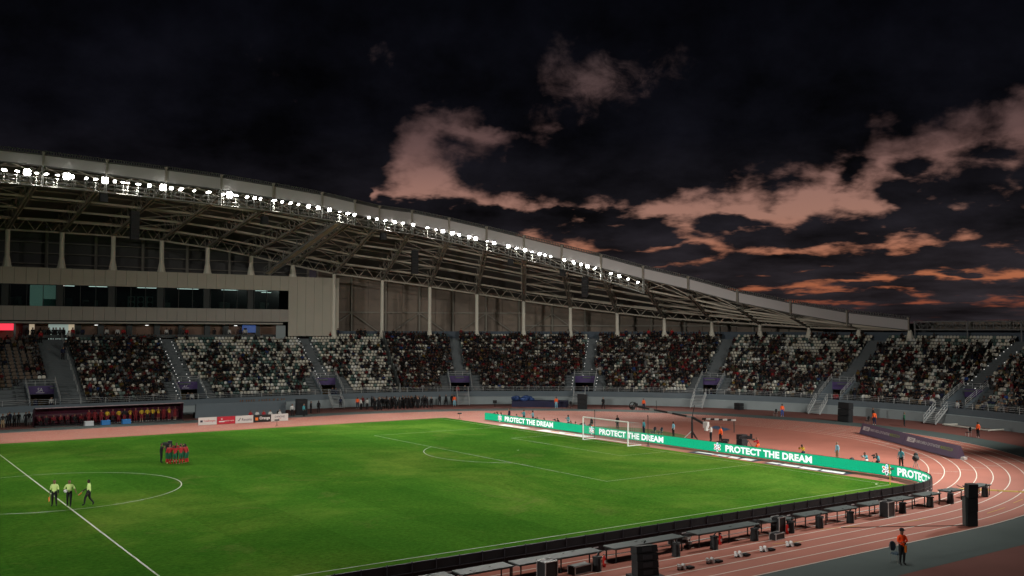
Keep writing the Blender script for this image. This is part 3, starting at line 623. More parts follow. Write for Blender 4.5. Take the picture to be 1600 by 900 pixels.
for i in range(0, 13):
    zg = 14.9 if ZC[i] > 16 else 12.6
    m = MB(); m.beam(P(TI[i],82.95,zg),P(TI[i+1] if i < 12 else 9,82.95,zg),.16,.22); inv(m.build('girt', M_steelD), bw)
# outer dark wall under the lattice ring at the right
tag(MB().sweep([[P(t,80,10),P(t,80,11.9)] for t in range(80, 141, 2)][::-1]).build('outer_rim_wall', mat('outer_wall', (.05,.05,.055), .8, .1, .3)), 'dark outer wall behind the seats at far right', 'wall')
lat = empty('lattice_ring_truss', P(90, 75, 11.8), label='horizontal white lattice truss running right from the roof end', cat='truss')
for k in range(7):
    t0, t1 = 85.6+6.28*k, 85.6+6.28*(k+1)-.1; m = MB(); zl, zh = 11.95, 13.1
    for rr in (75.0, 76.4):
        m.tube(P(t0,rr,zl),P(t1,rr,zl),.10,n=6); m.tube(P(t0,rr,zh),P(t1,rr,zh),.11,n=6)
        for j in range(8):
            a, b = t0+(t1-t0)*j/8, t0+(t1-t0)*(j+1)/8
            m.tube(P(a,rr,zl if j % 2 else zh),P(b,rr,zh if j % 2 else zl),.05,n=5); m.tube(P(a,rr,zl),P(a,rr,zh),.045,n=5)
    m.tube(P(t0,75,zl),P(t0,75,zh),.16,n=6); m.tube(P(t0,75,10.3),P(t0,75,zl),.10,n=6)
    inv(m.build('truss_section', mat('weathered_truss', (.17,.17,.17), .6)), lat)  # whole truss in one even dull grey

# ================================================================== floodlight gantry under the roof edge
ZG = [lerp_i(ZB, i)-(2.55-.0*i) for i in range(NF)]
ZG = [ZB[i]-v for i, v in enumerate([2]*5+[2.3,1.8,1.5,1.4,1.45,1.45,1.45,1.5,1.6,1.75,1.9,2.1,2.2,2.35,2.5,2.5,2.5,2.5,2.5])]
gan = empty('floodlight_gantry', (70, 48, 20), label='steel catwalk with railings hung under the front edge of the roof', cat='catwalk')
M_gal = mat('pale_gantry_steel', (.20,.20,.185), .5, metal=.2)
def GP(i, z, off=0.):
    v = RP(i, 1, z); k = min(int(i), NF-2); return v-nrm(lerp_i(TI, i))*off
for k in range(5, NF-1):
    m = MB(); a, b = GP(k, ZG[k], .3), GP(k+1, ZG[k+1], .3); a2, b2 = GP(k, ZG[k], -.6), GP(k+1, ZG[k+1], -.6); h = Vector((0,0,.14))
    m.add([a,b,b2,a2,a+h,b+h,b2+h,a2+h], [(0,1,2,3),(7,6,5,4),(0,4,5,1),(1,5,6,2),(2,6,7,3),(3,7,4,0)]); inv(m.build('deck', M_gal), gan)
    m = MB()
    for off in (.32, -.6):
        for zz in (.55, 1.05): m.tube(GP(k, ZG[k]+zz, off), GP(k+1, ZG[k+1]+zz, off), .03, n=5)
        for q in range(6): w = k+q/6; z = lerp_i(ZG, w); m.tube(GP(w, z, off), GP(w, z+1.05, off), .03, n=5)
    inv(m.build('railing', M_gal), gan)
    m = MB(); m.tube(GP(k, ZG[k]-.05, .34), GP(k, ZB[k]+.2, .34), .09, n=6); m.tube(GP(k, ZG[k], -.6), GP(k, ZB[k]+.3, -.6), .07, n=6); inv(m.build('hanger', M_gal), gan)
# floodlights: housing, glowing lens, bracket post, and the lamp itself
M_lens = mat('floodlight_lens', (1,1,1), .3, emit=(1,.985,.93), es=34.); M_lensB = mat('floodlight_lens_bright', (1,1,1), .3, emit=(1,.985,.93), es=60.); M_house = mat('floodlight_housing', (.30,.30,.29), .5, metal=.5)
def flood_meshes(lens, sc):
    h = MB().box((0,.14*sc,0),(.62*sc,.22*sc,.62*sc), taper=.92).mesh('housing', M_house); l = MB()
    for sx in (-.15, .15):
        for sz in (-.15, .15): l.tube((sx*sc,.03,sz*sc),(sx*sc,-.03,sz*sc),.165*sc,n=10)
    return h, l.mesh('lens', lens)
FM = flood_meshes(M_lens, .62); FS = flood_meshes(mat('floodlight_lens_soft', (1,1,1), .3, emit=(1,.985,.93), es=14.), .55); FX = flood_meshes(M_lens, .78); FB = flood_meshes(M_lensB, 1.15)
LAMPS = [19.58,19.39,19.24,19.1,18.95,18.78,18.64,18.56,18.33,18.18,18.03,17.87,17.73,17.65,17.48,17.29,17.05,16.91,16.74,16.5,16.24,15.96,15.85,15.73,15.52,15.37,15.26,14.99,14.83,14.66,14.5,14.29,14.09,13.79,13.48,13.23,13.02,12.45,12.11,11.83,11.54,11.29,10.97,10.59,10.36,10.17,9.92,9.73,9.47,9.29,8.98,8.8,8.42,8.2,7.97,7.78,7.58,7.44,7.29,6.93,6.69,6.51,6.34,6.15,5.76,5.56,5.35,5.12]
BIGL = {19.24,18.64,18.03,17.05,15.85}
FARP = 5600.
def floodlight(i, big):
    z = lerp_i(ZG, i)+1.45; p = GP(i, z, .5)
    ax = max(-45, min(48, p.x+random.uniform(-25, 12) if p.x > 40 else p.x+random.uniform(-12, 22))); aim = Vector((ax, random.uniform(-6, 44), 0))
    if random.random() < .36: aim = Vector((p.x+random.uniform(-8, 8), p.y-random.uniform(2, 12), 0))
    if big: aim = Vector((CAMP.x+random.uniform(6,16), CAMP.y+random.uniform(16, 24), 0))
    d = aim-p
    e = empty('floodlight', p, 0., ('extra bright white floodlight on the left half of the roof gantry' if big else 'white floodlight on a short post along the roof gantry'), 'floodlight', 'bright floodlights on the roof gantry' if big else 'floodlights on the roof gantry')
    M = FB if big else random.choice((FM, FM, FS, FX))
    for nm, me in zip(('housing', 'lens'), M):
        o = link(nm, me, e); o.rotation_euler = d.to_track_quat('-Y', 'Z').to_euler()
    MB().beam((0,0,-1.35),(0,0,-.3),.09).build('bracket', M_gal, e)
    l = spot('floodlight_lamp', (0,0,0), (0,0,-1), FARP*(1.4 if big else 1.), .3, 62, .9); l.parent = e; dd = d.normalized(); l.location = dd*.12; l.rotation_euler = d.to_track_quat('-Z', 'Y').to_euler()
    return e
for i in LAMPS: floodlight(i, i in BIGL)
# left of the view the row of lamps goes on
for i in (20.2, 20.9, 21.6, 22.3):
    p = GP(i, lerp_i(ZG, i)+1.4, .5); spot('floodlight_lamp', p, (p.x+random.uniform(-10, 30), random.uniform(-20, 15), 0), FARP*3.5, .4, 66, .9)
# speakers hung from the roof
M_black = mat('black_speaker', (.012,.013,.015), .6, .2, 4); M_blackgrille = mat('speaker_grille', (.02,.02,.022), .8)
def hung_array(i, f, ztop, n, label, curve=0.):
    p = ridx(i, f); e = empty('line_array_speaker', (p.x, p.y, ztop), rot_in(lerp_i(TI, i)), label, 'loudspeaker')
    zz = 0; yy = 0; an = 0
    for k in range(n):
        o = MB().box((0,0,0),(1.05,.7,.44), taper=.98).build('cabinet', M_black, e); o.location = (0, yy, -.25-.46*k); an = curve*k*k*.004; o.rotation_euler = (an, 0, 0); yy += math.sin(an)*.25
        MB().box((0,-.36,0),(.98,.03,.38)).build('grille', M_blackgrille, o)
    MB().beam((-.3,0,0),(-.3,0,2.2),.03).build('hanging_chain', M_steelD, e); MB().beam((.3,0,0),(.3,0,2.2),.03).build('hanging_chain', M_steelD, e)
hung_array(17.3, .78, 27.0, 8, 'black line array speaker hanging left of the roof centre, leftmost of three')
hung_array(10.75, .80, 24.1, 8, 'black line array speaker hanging below the middle of the gantry')
hung_array(6.45, .90, 20.2, 7, 'black line array speaker hanging near the right end of the gantry', 1.)
for i, f, z, lb in ((17.95,.9,28.0,'leftmost under the gantry'),(15.0,.9,26.6,'just left of the sloping walkway'),(11.75,.92,25.6,'left of the middle line array'),(8.35,.92,22.3,'between the two right line arrays'),(7.0,.92,20.7,'just left of the rightmost line array')):
    p = ridx(i, f); e = empty('hung_loudspeaker', (p.x, p.y, z), rot_in(lerp_i(TI, i)), 'small black box speaker hung from the roof, '+lb, 'loudspeaker')
    MB().box((0,0,0),(.95,.7,1.05), taper=.9).build('cabinet', M_black, e); MB().box((0,-.36,0),(.8,.03,.9)).build('grille', M_blackgrille, e); MB().beam((0,0,.5),(0,0,1.9),.05).build('bracket', M_steelD, e)
for k in range(9):
    p = ridx(9.9-.17*k, .12); e = empty('stage_spotlight', (p.x, p.y, lerp_i(ZC, 9.9-.17*k)+2.05-.03*k), rot_in(20), 'black stage spotlight in a row on the roof girder', 'spotlight', 'row of stage spotlights under the roof')
    MB().tube((0,0,-.5),(0,-.1,0),.25,.2,8).build('barrel', M_black, e); MB().beam((-.25,0,-.1),(-.25,0,.45),.05).build('yoke', M_black, e)
# sloping access walkway from the gantry back to the building roof
wk = empty('access_walkway', (44, 60, 22), label='sloping steel walkway climbing from the building to the gantry', cat='walkway')
a, b = Vector((43.0, 73.3, 20.7)), GP(13.45, lerp_i(ZG, 13.45)-.1, -.5); n = 14
side = Vector(((b-a).y, -(b-a).x, 0)).normalized()*.55
for k in range(n):
    p, q = a.lerp(b, k/n), a.lerp(b, (k+.96)/n); m = MB(); h = Vector((0,0,.1)); m.add([p-side,p+side,q+side,q-side,p-side+h,p+side+h,q+side+h,q-side+h], [(0,3,2,1),(4,5,6,7),(0,1,5,4),(1,2,6,5),(2,3,7,6),(3,0,4,7)]); inv(m.build('step_plate', M_steel), wk)
for s in (-1, 1):
    m = MB()
    for zz in (.5, 1.0): m.tube(a+side*s+Vector((0,0,zz)), b+side*s+Vector((0,0,zz)), .035, n=5)
    for k in range(25): p = a.lerp(b, k/24)+side*s; m.tube(p, p+Vector((0,0,1.0)), .035, n=5)
    m.beam(a+side*s, b+side*s, .1, .3); inv(m.build('railing', M_gal), wk)
for k in range(1, 5): p = a.lerp(b, k/5.); m = MB(); m.tube(p-side, p-side+Vector((0,0,2.4)), .08, n=6); inv(m.build('hanger', M_gal), wk)
# ================================================================== people
# one continuous skinned body per pose; faces are sorted into skin, hair, shirt, forearm, thigh, shin, shoe
J0 = {'pel':(0,0,.96),'wai':(0,0,1.10),'che':(0,0,1.28),'nb':(0,.01,1.43),'nk':(0,0,1.505),'h1':(0,-.022,1.585),'h2':(0,-.014,1.675),'h3':(0,-.008,1.735),
 'sL':(.17,0,1.40),'eL':(.235,.02,1.13),'wL':(.25,-.05,.89),'pL':(.25,-.07,.80),'sR':(-.17,0,1.40),'eR':(-.235,.02,1.13),'wR':(-.25,-.05,.89),'pR':(-.25,-.07,.80),
 'hL':(.09,0,.90),'kL':(.10,-.015,.50),'aL':(.10,.02,.09),'tL':(.115,-.14,.035),'hR':(-.09,0,.90),'kR':(-.10,-.015,.50),'aR':(-.10,.02,.09),'tR':(-.115,-.14,.035)}
RAD = {'pel':.13,'wai':.12,'che':.145,'nb':.085,'nk':.052,'h1':.070,'h2':.086,'h3':.066,'s':.068,'e':.047,'w':.033,'p':.038,'h':.108,'k':.068,'a':.042,'t':.038}
EDG = [('pel','wai','T'),('wai','che','T'),('che','nb','T'),('nb','nk','N'),('nk','h1','H'),('h1','h2','H'),('h2','h3','H')]
for s in 'LR': EDG += [('che','s'+s,'T'),('s'+s,'e'+s,'T'),('e'+s,'w'+s,'F'),('w'+s,'p'+s,'D'),('pel','h'+s,'P'),('h'+s,'k'+s,'P'),('k'+s,'a'+s,'S'),('a'+s,'t'+s,'B')]
SLOT = {'H':0,'N':0,'D':0,'T':2,'F':3,'P':4,'S':5,'B':6}
def shift(d, keys, off): return {k: tuple(np.add(d[k], off)) for k in keys}
UP = ['wai','che','nb','nk','h1','h2','h3','sL','eL','wL','pL','sR','eR','wR','pR']
def lean(d, ang, keys=UP, piv=(0,0,.96)):
    o = {}; c, s = math.cos(ang), math.sin(ang)
    for k in keys:
        x, y, z = np.subtract(d[k], piv); o[k] = (x+piv[0], y*c-z*s+piv[1], y*s+z*c+piv[2])
    return o
def pose(**ov): d = dict(J0); d.update(ov); return d
SITL = dict(hL=(.09,-.03,.50),kL=(.12,-.45,.50),aL=(.12,-.42,.09),tL=(.13,-.57,.035),hR=(-.09,-.03,.50),kR=(-.12,-.45,.50),aR=(-.12,-.42,.09),tR=(-.13,-.57,.035))
sit = pose(**shift(J0, UP+['pel'], (0,0,-.45))); sit.update(SITL); sit.update(eL=(.25,-.06,.72),wL=(.15,-.30,.62),pL=(.10,-.36,.60),eR=(-.25,-.06,.72),wR=(-.15,-.30,.62),pR=(-.10,-.36,.60))
cr = pose(**shift(J0, UP+['pel'], (0,.05,-.52))); cr.update(lean(cr, .35, piv=(0,.05,.44)))
cr.update(hL=(.10,.02,.42),kL=(.17,-.34,.50),aL=(.16,-.12,.09),tL=(.17,-.28,.035),hR=(-.10,.02,.42),kR=(-.15,-.30,.10),aR=(-.14,.12,.09),tR=(-.14,.20,.035),
          eL=(.22,-.32,.70),wL=(.09,-.50,.86),pL=(.05,-.54,.92),eR=(-.22,-.32,.70),wR=(-.09,-.50,.86),pR=(-.05,-.54,.92))
hud = pose(); hud.update(lean(J0, .30)); hud.update(eL=(.42,-.25,1.36),wL=(.50,-.48,1.36),pL=(.52,-.56,1.35),eR=(-.42,-.25,1.36),wR=(-.50,-.48,1.36),pR=(-.52,-.56,1.35),kL=(.12,-.03,.5),kR=(-.12,-.06,.5),aR=(-.13,.06,.09),tR=(-.14,-.10,.035))
walk = dict(kL=(.10,-.20,.52),aL=(.10,-.24,.10),tL=(.11,-.40,.05),kR=(-.10,.03,.49),aR=(-.10,.30,.15),tR=(-.11,.20,.03))
POSES = {
 'stand': pose(kL=(.12,-.015,.5),aL=(.14,.02,.09),tL=(.17,-.13,.035),kR=(-.11,-.02,.5),aR=(-.12,.02,.09),tR=(-.15,-.13,.035)),
 'walk': pose(**walk, eL=(.24,.10,1.14),wL=(.25,.10,.90),pL=(.25,.08,.81),eR=(-.24,-.06,1.14),wR=(-.22,-.24,.95),pR=(-.21,-.31,.90)),
 'ball': pose(kL=(.10,-.09,.5),aL=(.10,-.10,.09),tL=(.11,-.26,.035),kR=(-.10,-.03,.5),aR=(-.10,.10,.11),tR=(-.12,-.04,.03),eR=(-.30,.05,1.15),wR=(-.30,-.12,1.02),pR=(-.27,-.20,1.01),eL=(.31,.05,1.16),wL=(.40,-.04,.96),pL=(.43,-.07,.88)),
 'flag': pose(**walk, eR=(-.23,-.10,1.14),wR=(-.24,-.32,1.0),pR=(-.24,-.40,.96),eL=(.22,.06,1.13),wL=(.22,.0,.89),pL=(.22,-.02,.80)),
 'fold': pose(kL=(.11,-.015,.5),aL=(.11,.02,.09),tL=(.13,-.13,.035),eL=(.26,-.06,1.15),wL=(.02,-.23,1.13),pL=(-.08,-.22,1.15),eR=(-.26,-.06,1.15),wR=(-.02,-.20,1.08),pR=(.08,-.21,1.05)),
 'hold': pose(eL=(.25,-.12,1.16),wL=(.10,-.32,1.28),pL=(.05,-.38,1.33),eR=(-.25,-.12,1.16),wR=(-.10,-.32,1.30),pR=(-.05,-.38,1.36)),
 'shoulder': pose(eL=(.25,-.14,1.25),wL=(.12,-.30,1.45),pL=(.10,-.33,1.52),eR=(-.26,-.14,1.18),wR=(-.14,-.30,1.36),pR=(-.10,-.34,1.43)),
 'clap': pose(eL=(.27,-.12,1.22),wL=(.10,-.26,1.40),pL=(.05,-.28,1.47),eR=(-.27,-.12,1.22),wR=(-.10,-.26,1.40),pR=(-.05,-.28,1.47)),
 'sit': sit, 'crouch': cr, 'huddle': hud}
def body(pz, fingers=False, sub=1, lite=False):
    d = POSES[pz]; names = list(d); vid = {n: i for i, n in enumerate(names)}; bm = bmesh.new(); sk = bm.verts.layers.skin.verify()
    vs = []
    def addv(p, r, root=False):
        v = bm.verts.new(p); v[sk].radius = (r, r); v[sk].use_root = root; vs.append(v); return v
    for n in names: addv(d[n], (RAD.get(n) or RAD[n[0]])*(1.2 if n in ('h1','h2','h3') else 1.16), n == 'pel')
    segs = []
    for a, b, l in EDG: bm.edges.new((vs[vid[a]], vs[vid[b]])); segs.append((np.array(d[a]), np.array(d[b]), SLOT[l], .09 if b == 'nb' else (RAD.get(a) or RAD[a[0]])))
    if not lite:      # nose and ears
        h = Vector(d['h1']); up = (Vector(d['h2'])-h).normalized(); side = Vector((1,0,0)); fw = side.cross(up)*-1
        if fw.y > 0: fw = -fw
        n = addv(h+up*.02+fw*.112, .016); bm.edges.new((vs[vid['h1']], n)); segs.append((np.array(h), np.array(n.co), 0, .03))
        for s in (-1, 1): e = addv(h+up*.03+side*s*.098, .016); bm.edges.new((vs[vid['h1']], e))
    if fingers:
        for s in 'LR':
            w = Vector(d['w'+s]); p = Vector(d['p'+s]); ax = (p-w).normalized(); sd = ax.cross(Vector((0,1,0)) if abs(ax.y) < .8 else Vector((0,0,1))).normalized(); th = Vector((0,-1,0)) if abs(ax.y) < .7 else Vector((0,0,1))
            lat_ = ax.cross(sd).normalized()
            for q, (off, ln) in enumerate(((-.028,.062),(-.010,.074),(.009,.070),(.026,.055))):
                b0 = addv(p+lat_*off+ax*.035, .0095); b1 = addv(p+lat_*off*1.15+ax*(.035+ln*.6)+sd*.008, .009); b2 = addv(p+lat_*off*1.2+ax*(.035+ln)+sd*.028, .008)
                bm.edges.new((vs[vid['p'+s]], b0)); bm.edges.new((b0, b1)); bm.edges.new((b1, b2)); segs.append((np.array(p), np.array(b2.co), 0, .01))
            t0 = addv(w.lerp(p, .5)+lat_*-.045+sd*.012, .011); t1 = addv(w.lerp(p, .9)+lat_*-.06+sd*.03, .009); bm.edges.new((vs[vid['w'+s]], t0)); bm.edges.new((t0, t1)); segs.append((np.array(w), np.array(t1.co), 0, .01))
    me = bpy.data.meshes.new('tmp'); bm.to_mesh(me); bm.free(); o = bpy.data.objects.new('tmp', me); COL.objects.link(o)
    sm = o.modifiers.new('s', 'SKIN'); sm.use_smooth_shade = True; sm.branch_smoothing = .5
    if sub: ss = o.modifiers.new('u', 'SUBSURF'); ss.levels = sub; ss.render_levels = sub
    out = evaluated(o); bpy.data.objects.remove(o); bpy.data.meshes.remove(me); out.name = 'body_'+pz
    c = np.empty(len(out.polygons)*3); out.polygons.foreach_get('center', c); c = c.reshape(-1, 3); best = np.full(len(c), 1e9); sl = np.zeros(len(c), int)
    for a, b, l, r in segs:
        ab = b-a; t = np.clip(((c-a)@ab)/(ab@ab+1e-9), 0, 1); dist = np.linalg.norm(c-(a+t[:, None]*ab), axis=1)-r; u = dist < best; best[u] = dist[u]; sl[u] = l
    h1, h2 = np.array(d['h1']), np.array(d['h2']); upv = (h2-h1)/np.linalg.norm(h2-h1); rel = c-h1; hz = rel@upv; hy = rel[:, 1]-upv[1]*hz
    hair = (sl == 0) & (np.linalg.norm(c-(h1+h2)/2, axis=1) < .2) & ((hz > .115) | ((hy > .012) & (hz > -.03)))
    sl[hair] = 1
    out.materials.clear()
    for k in range(7): out.materials.append(MATS.get('skin_mid') or mat('skin_mid', (.20,.105,.065), .55))
    out.polygons.foreach_set('material_index', sl.astype(np.int32)); out.update(); return out
PAL = {'skin_mid':(.20,.105,.065),'skin_dark':(.055,.028,.018),'skin_light':(.34,.20,.14),'hair':(.010,.008,.007),'black':(.012,.012,.014),'navy':(.012,.018,.05),'blue':(.03,.08,.28),'red':(.33,.018,.022),'darkred':(.15,.012,.016),'maroon':(.10,.012,.02),
 'white':(.55,.55,.53),'cream':(.50,.45,.36),'grey':(.16,.16,.16),'dgrey':(.05,.052,.055),'orange':(1.0,.085,.012),'brightorange':(1.0,.14,.03),'yellow':(.42,.28,.02),'lime':(.62,.78,.30),'green':(.012,.10,.05),'teal':(.07,.34,.40),'lblue':(.22,.50,.62),'khaki':(.30,.22,.13),'brown':(.09,.05,.03),'pink':(.5,.25,.25),'redsock':(.38,.02,.02),'purple':(.08,.04,.16),'mustard':(.25,.16,.03),'slate':(.08,.11,.14),'olive':(.07,.075,.035)}
def clo(k): return mat(('' if k.startswith('skin') else 'cloth_')+k if k != 'skin_mid' else 'skin_mid', PAL[k], .8 if not k.startswith('skin') else .55, 0.)
BODY = {}
def person(pz, loc, face, shirt, pants, label, group=None, arm=None, shin=None, shoe='black', skin='skin_mid', hair='hair', fingers=False, scale=1., name='person'):
    key = (pz, fingers)
    if key not in BODY: BODY[key] = body(pz, fingers, 1)
    o = link(name, BODY[key], None, loc, face+math.pi/2); o.scale = (scale,)*3      # face = world heading the person looks along
    tag(o, label, 'person', group)
    for k, c in enumerate((skin, hair, shirt, arm or shirt, pants, shin or pants, shoe)):
        s = o.material_slots[k]; s.link = 'OBJECT'; s.material = clo(c)
    return o
def toward(a, b): return math.atan2(b[1]-a[1], b[0]-a[0])
SKINS = ['skin_mid','skin_dark','skin_light','skin_mid']

# ---- match officials
ref1 = person('stand', (-.7,-7.0,.014), -1.95, 'lime', 'black', 'referee official at left holding a flag low, lime shirt and black shorts', None, 'black', 'black', fingers=True)
ref2 = person('ball', (.1,-7.6,.014), -1.85, 'lime', 'black', 'referee in lime shirt carrying the match ball at the hip', None, 'skin_mid', 'black', fingers=True)
ref3 = person('flag', (1.2,-8.1,.014), 2.7, 'lime', 'black', 'assistant referee in lime shirt walking left with an orange flag', None, 'black', 'black', skin='skin_dark', fingers=True)
M_ball = mat('match_ball', (.75,.75,.75), .4); M_balld = mat('ball_patch', (.05,.05,.08), .4)
def rotpt(o, v): return Matrix.Rotation(o.rotation_euler.z, 3, 'Z') @ Vector(v)+Vector(o.location)
bp_ = rotpt(ref2, (-.20,-.27,1.04)); b = MB(); b.ball((0,0,0), .115, 12, 8); bo = tag(b.build('football', M_ball, None, True, bp_), 'white match ball held by the middle referee', 'ball')
for k in range(5): MB().ball((.1*math.cos(k*1.26), .1*math.sin(k*1.26), .03*(-1)**k), .035, 6, 4).build('patch', M_balld, bo)
M_flagO = mat('flag_orange', (1.,.24,.05), .7); M_flagY = mat('flag_yellow', (.9,.5,.05), .7); M_stick = mat('flag_stick', (.5,.45,.35), .6)
def hand_flag(o, hand, tipdir, label):
    h = rotpt(o, hand); d = (Matrix.Rotation(o.rotation_euler.z, 3, 'Z') @ Vector(tipdir)).normalized(); f = empty('linesman_flag', h, 0, label, 'flag')
    MB().tube(tuple(-d*.06), tuple(d*.42), .012, n=6).build('stick', M_stick, f)
    s = d.cross(Vector((0,0,1))).normalized(); m = MB(); a = d*.12; wv = Vector((0,0,-.12))+s*.1
    q = [a, d*.4, d*.41+wv*.5, a+wv*.8]; e = d.cross(wv).normalized()*.012; m.add([v-e for v in q]+[v+e for v in q], MB.BF); m.build('cloth', M_flagO, f)
hand_flag(ref3, (-.24,-.42,.95), (0,-.75,-.65), 'orange flag carried by the rightmost official'); hand_flag(ref1, (-.25,-.08,.78), (0,-.1,-1), 'furled orange flag in the leftmost official\'s hand')
# ---- team huddle
HC = Vector((11.9, 10.0, .014)); N = 11
for k in range(N):
    a = 2*math.pi*k/N-.9; p = HC+Vector((.88*math.cos(a), .88*math.sin(a), 0))
    person('huddle', p, a+math.pi, 'red', 'green', 'footballer in red shirt and green shorts in the team huddle', 'players in the huddle', 'skin_mid', 'redsock', random.choice(['white','brightorange','white','lime']), SKINS[k % 4], scale=random.uniform(.92, 1.0))
for n_, (px_, py_) in enumerate(((0,-1.03),(.5,-.9))):
    w = HC+Vector((px_*.8-.55, py_*.9-.2, 1.15))
M_cam = mat('camera_black', (.015,.015,.017), .45)
def camera_on(loc, face, label, big=True):
    e = empty('video_camera', loc, face-math.pi/2, label, 'camera'); s = 1. if big else .55
    MB().box((0,-.05*s,0),(.16*s,.42*s,.22*s)).build('camera_body', M_cam, e); MB().tube((0,.15*s,0),(0,.42*s,0),.07*s,.085*s,10).build('camera_lens', M_cam, e); MB().box((0,-.1*s,.15*s),(.05*s,.3*s,.06*s)).build('camera_handle', M_cam, e); return e
cm1 = person('shoulder', HC+Vector((-1.15,.75,0)), toward((-1.55,.75),(0,0)), 'black', 'black', 'camera operator in black filming the huddle from its left', None, 'skin_mid', 'black')
camera_on(rotpt(cm1, (.05,-.36,1.62)), toward((-1.55,.75),(0,0)), 'black shoulder video camera beside the huddle')
cm2 = person('hold', HC+Vector((-.45,1.5,0)), toward((-.95,1.5),(0,0)), 'dgrey', 'black', 'crew member in dark grey holding gear above the huddle', None, 'dgrey', 'black')
m = MB(); q0 = rotpt(cm2, (.0,-.3,1.4)); tag(MB().box((0,0,0),(.3,.3,.45)).build('light_reflector', M_cam, None, False, q0+Vector((0,0,.2))), 'dark reflector box held over the huddle', 'reflector')

# ================================================================== seats and spectators
OCCNZ = rng.random((60, 400))
def occ_noise(t, k):
    x = (t+80)*.55; y = k*.42; i, j = int(x), int(y); a, b = x-i, y-j; N_ = OCCNZ
    return (N_[j, i]*(1-a)+N_[j, i+1]*a)*(1-b)+(N_[j+1, i]*(1-a)+N_[j+1, i+1]*a)*b
ONES = ['','first','second','third','fourth','fifth','sixth','seventh','eighth','ninth','tenth','eleventh','twelfth','thirteenth','fourteenth','fifteenth','sixteenth','seventeenth','eighteenth','nineteenth']
TENS = ['','','twenty','thirty','forty','fifty','sixty','seventy','eighty','ninety']
def ordinal(n):
    if n < 20: return ONES[n]
    if n >= 100: return 'hundred-and-'+ordinal(n-100) if n > 100 else 'hundredth'
    return TENS[n//10]+('-'+ONES[n % 10] if n % 10 else '')+('ieth' if False else '') if n % 10 else TENS[n//10][:-1]+'ieth'
NUMW = {'SA':'SA','27':'twenty-seven','26':'twenty-six','25':'twenty-five','24':'twenty-four','23':'twenty-three','22':'twenty-two','21':'twenty-one','20':'twenty'}
def block_name(t):
    vs_ = [(v, n) for v, n in VOMS]
    for (v0, n0_), (v1, n1_) in zip(vs_[:-1], vs_[1:]):
        if v0 <= t < v1: return 'right of tunnel %s' % NUMW[n0_]
    return 'left of tunnel SA' if t < vs_[0][0] else 'right of tunnel twenty'
seat_sites = []
for k in range(NROW):
    r = R0+k*TREAD+.52; z = RZ0+k*RISE
    t = -42.
    while t < 128:
        vip = t < -25.5+.0
        dt = tdeg(t, .80 if vip else .51, r); t += dt
        if vip and k < 4: continue
        bad = False
        for (a, hw, _) in AISLES:
            if abs(t-a) < tdeg(t, hw+.3, r) and (k >= 5 or hw > 1.5): bad = True
        for v, _ in VOMS:
            if k < 6 and abs(t-v) < tdeg(v, VH+(1.55 if k < 5 else .3), r): bad = True
        if abs(t-16) < tdeg(t, .35, r): bad = True
        if k >= 18 and t < 9 : bad = True
        if bad: continue
        seat_sites.append((t, k, r, z, vip))
def campx(p):
    d = p-CAMP; zz = d.dot(f_); return (851.8+1520.48*d.dot(r_)/zz, 450-1520.48*d.dot(u_)/zz, zz)
SEATC = {'cream':(.60,.57,.48),'white':(.66,.66,.62),'sage':(.115,.165,.145),'teal':(.055,.105,.095),'brown':(.105,.072,.048)}
occ, emp = [], []
for (t, k, r, z, vip) in seat_sites:
    n = occ_noise(t, k)
    base = .56
    if t < -11: base = .66 if not vip else .36
    elif t < 5.5: base = .44
    elif t < 16: base = .44
    elif t < 44: base = .84-.02*k*.5
    elif t < 62: base = .66
    elif t < 81: base = .66-.012*k
    else: base = .50+.02*(10-k)
    if 4 < k < 14 and n > .5: base += .1
    o = random.random()*.55+n*.45 < base*.86
    stripe = (int((t+80)/tdeg(t, .51, r)*.5) % 7) in (2, 3)
    u = random.random()
    if vip: c = 'brown'
    elif t < 9 and stripe and u < .45: c = 'sage' if u < .3 else 'teal'
    else: c = 'cream' if u < .62 else 'white' if u < .80 else 'sage' if u < .93 else 'teal'
    (occ if o else emp).append((t, k, r, z, vip, c))
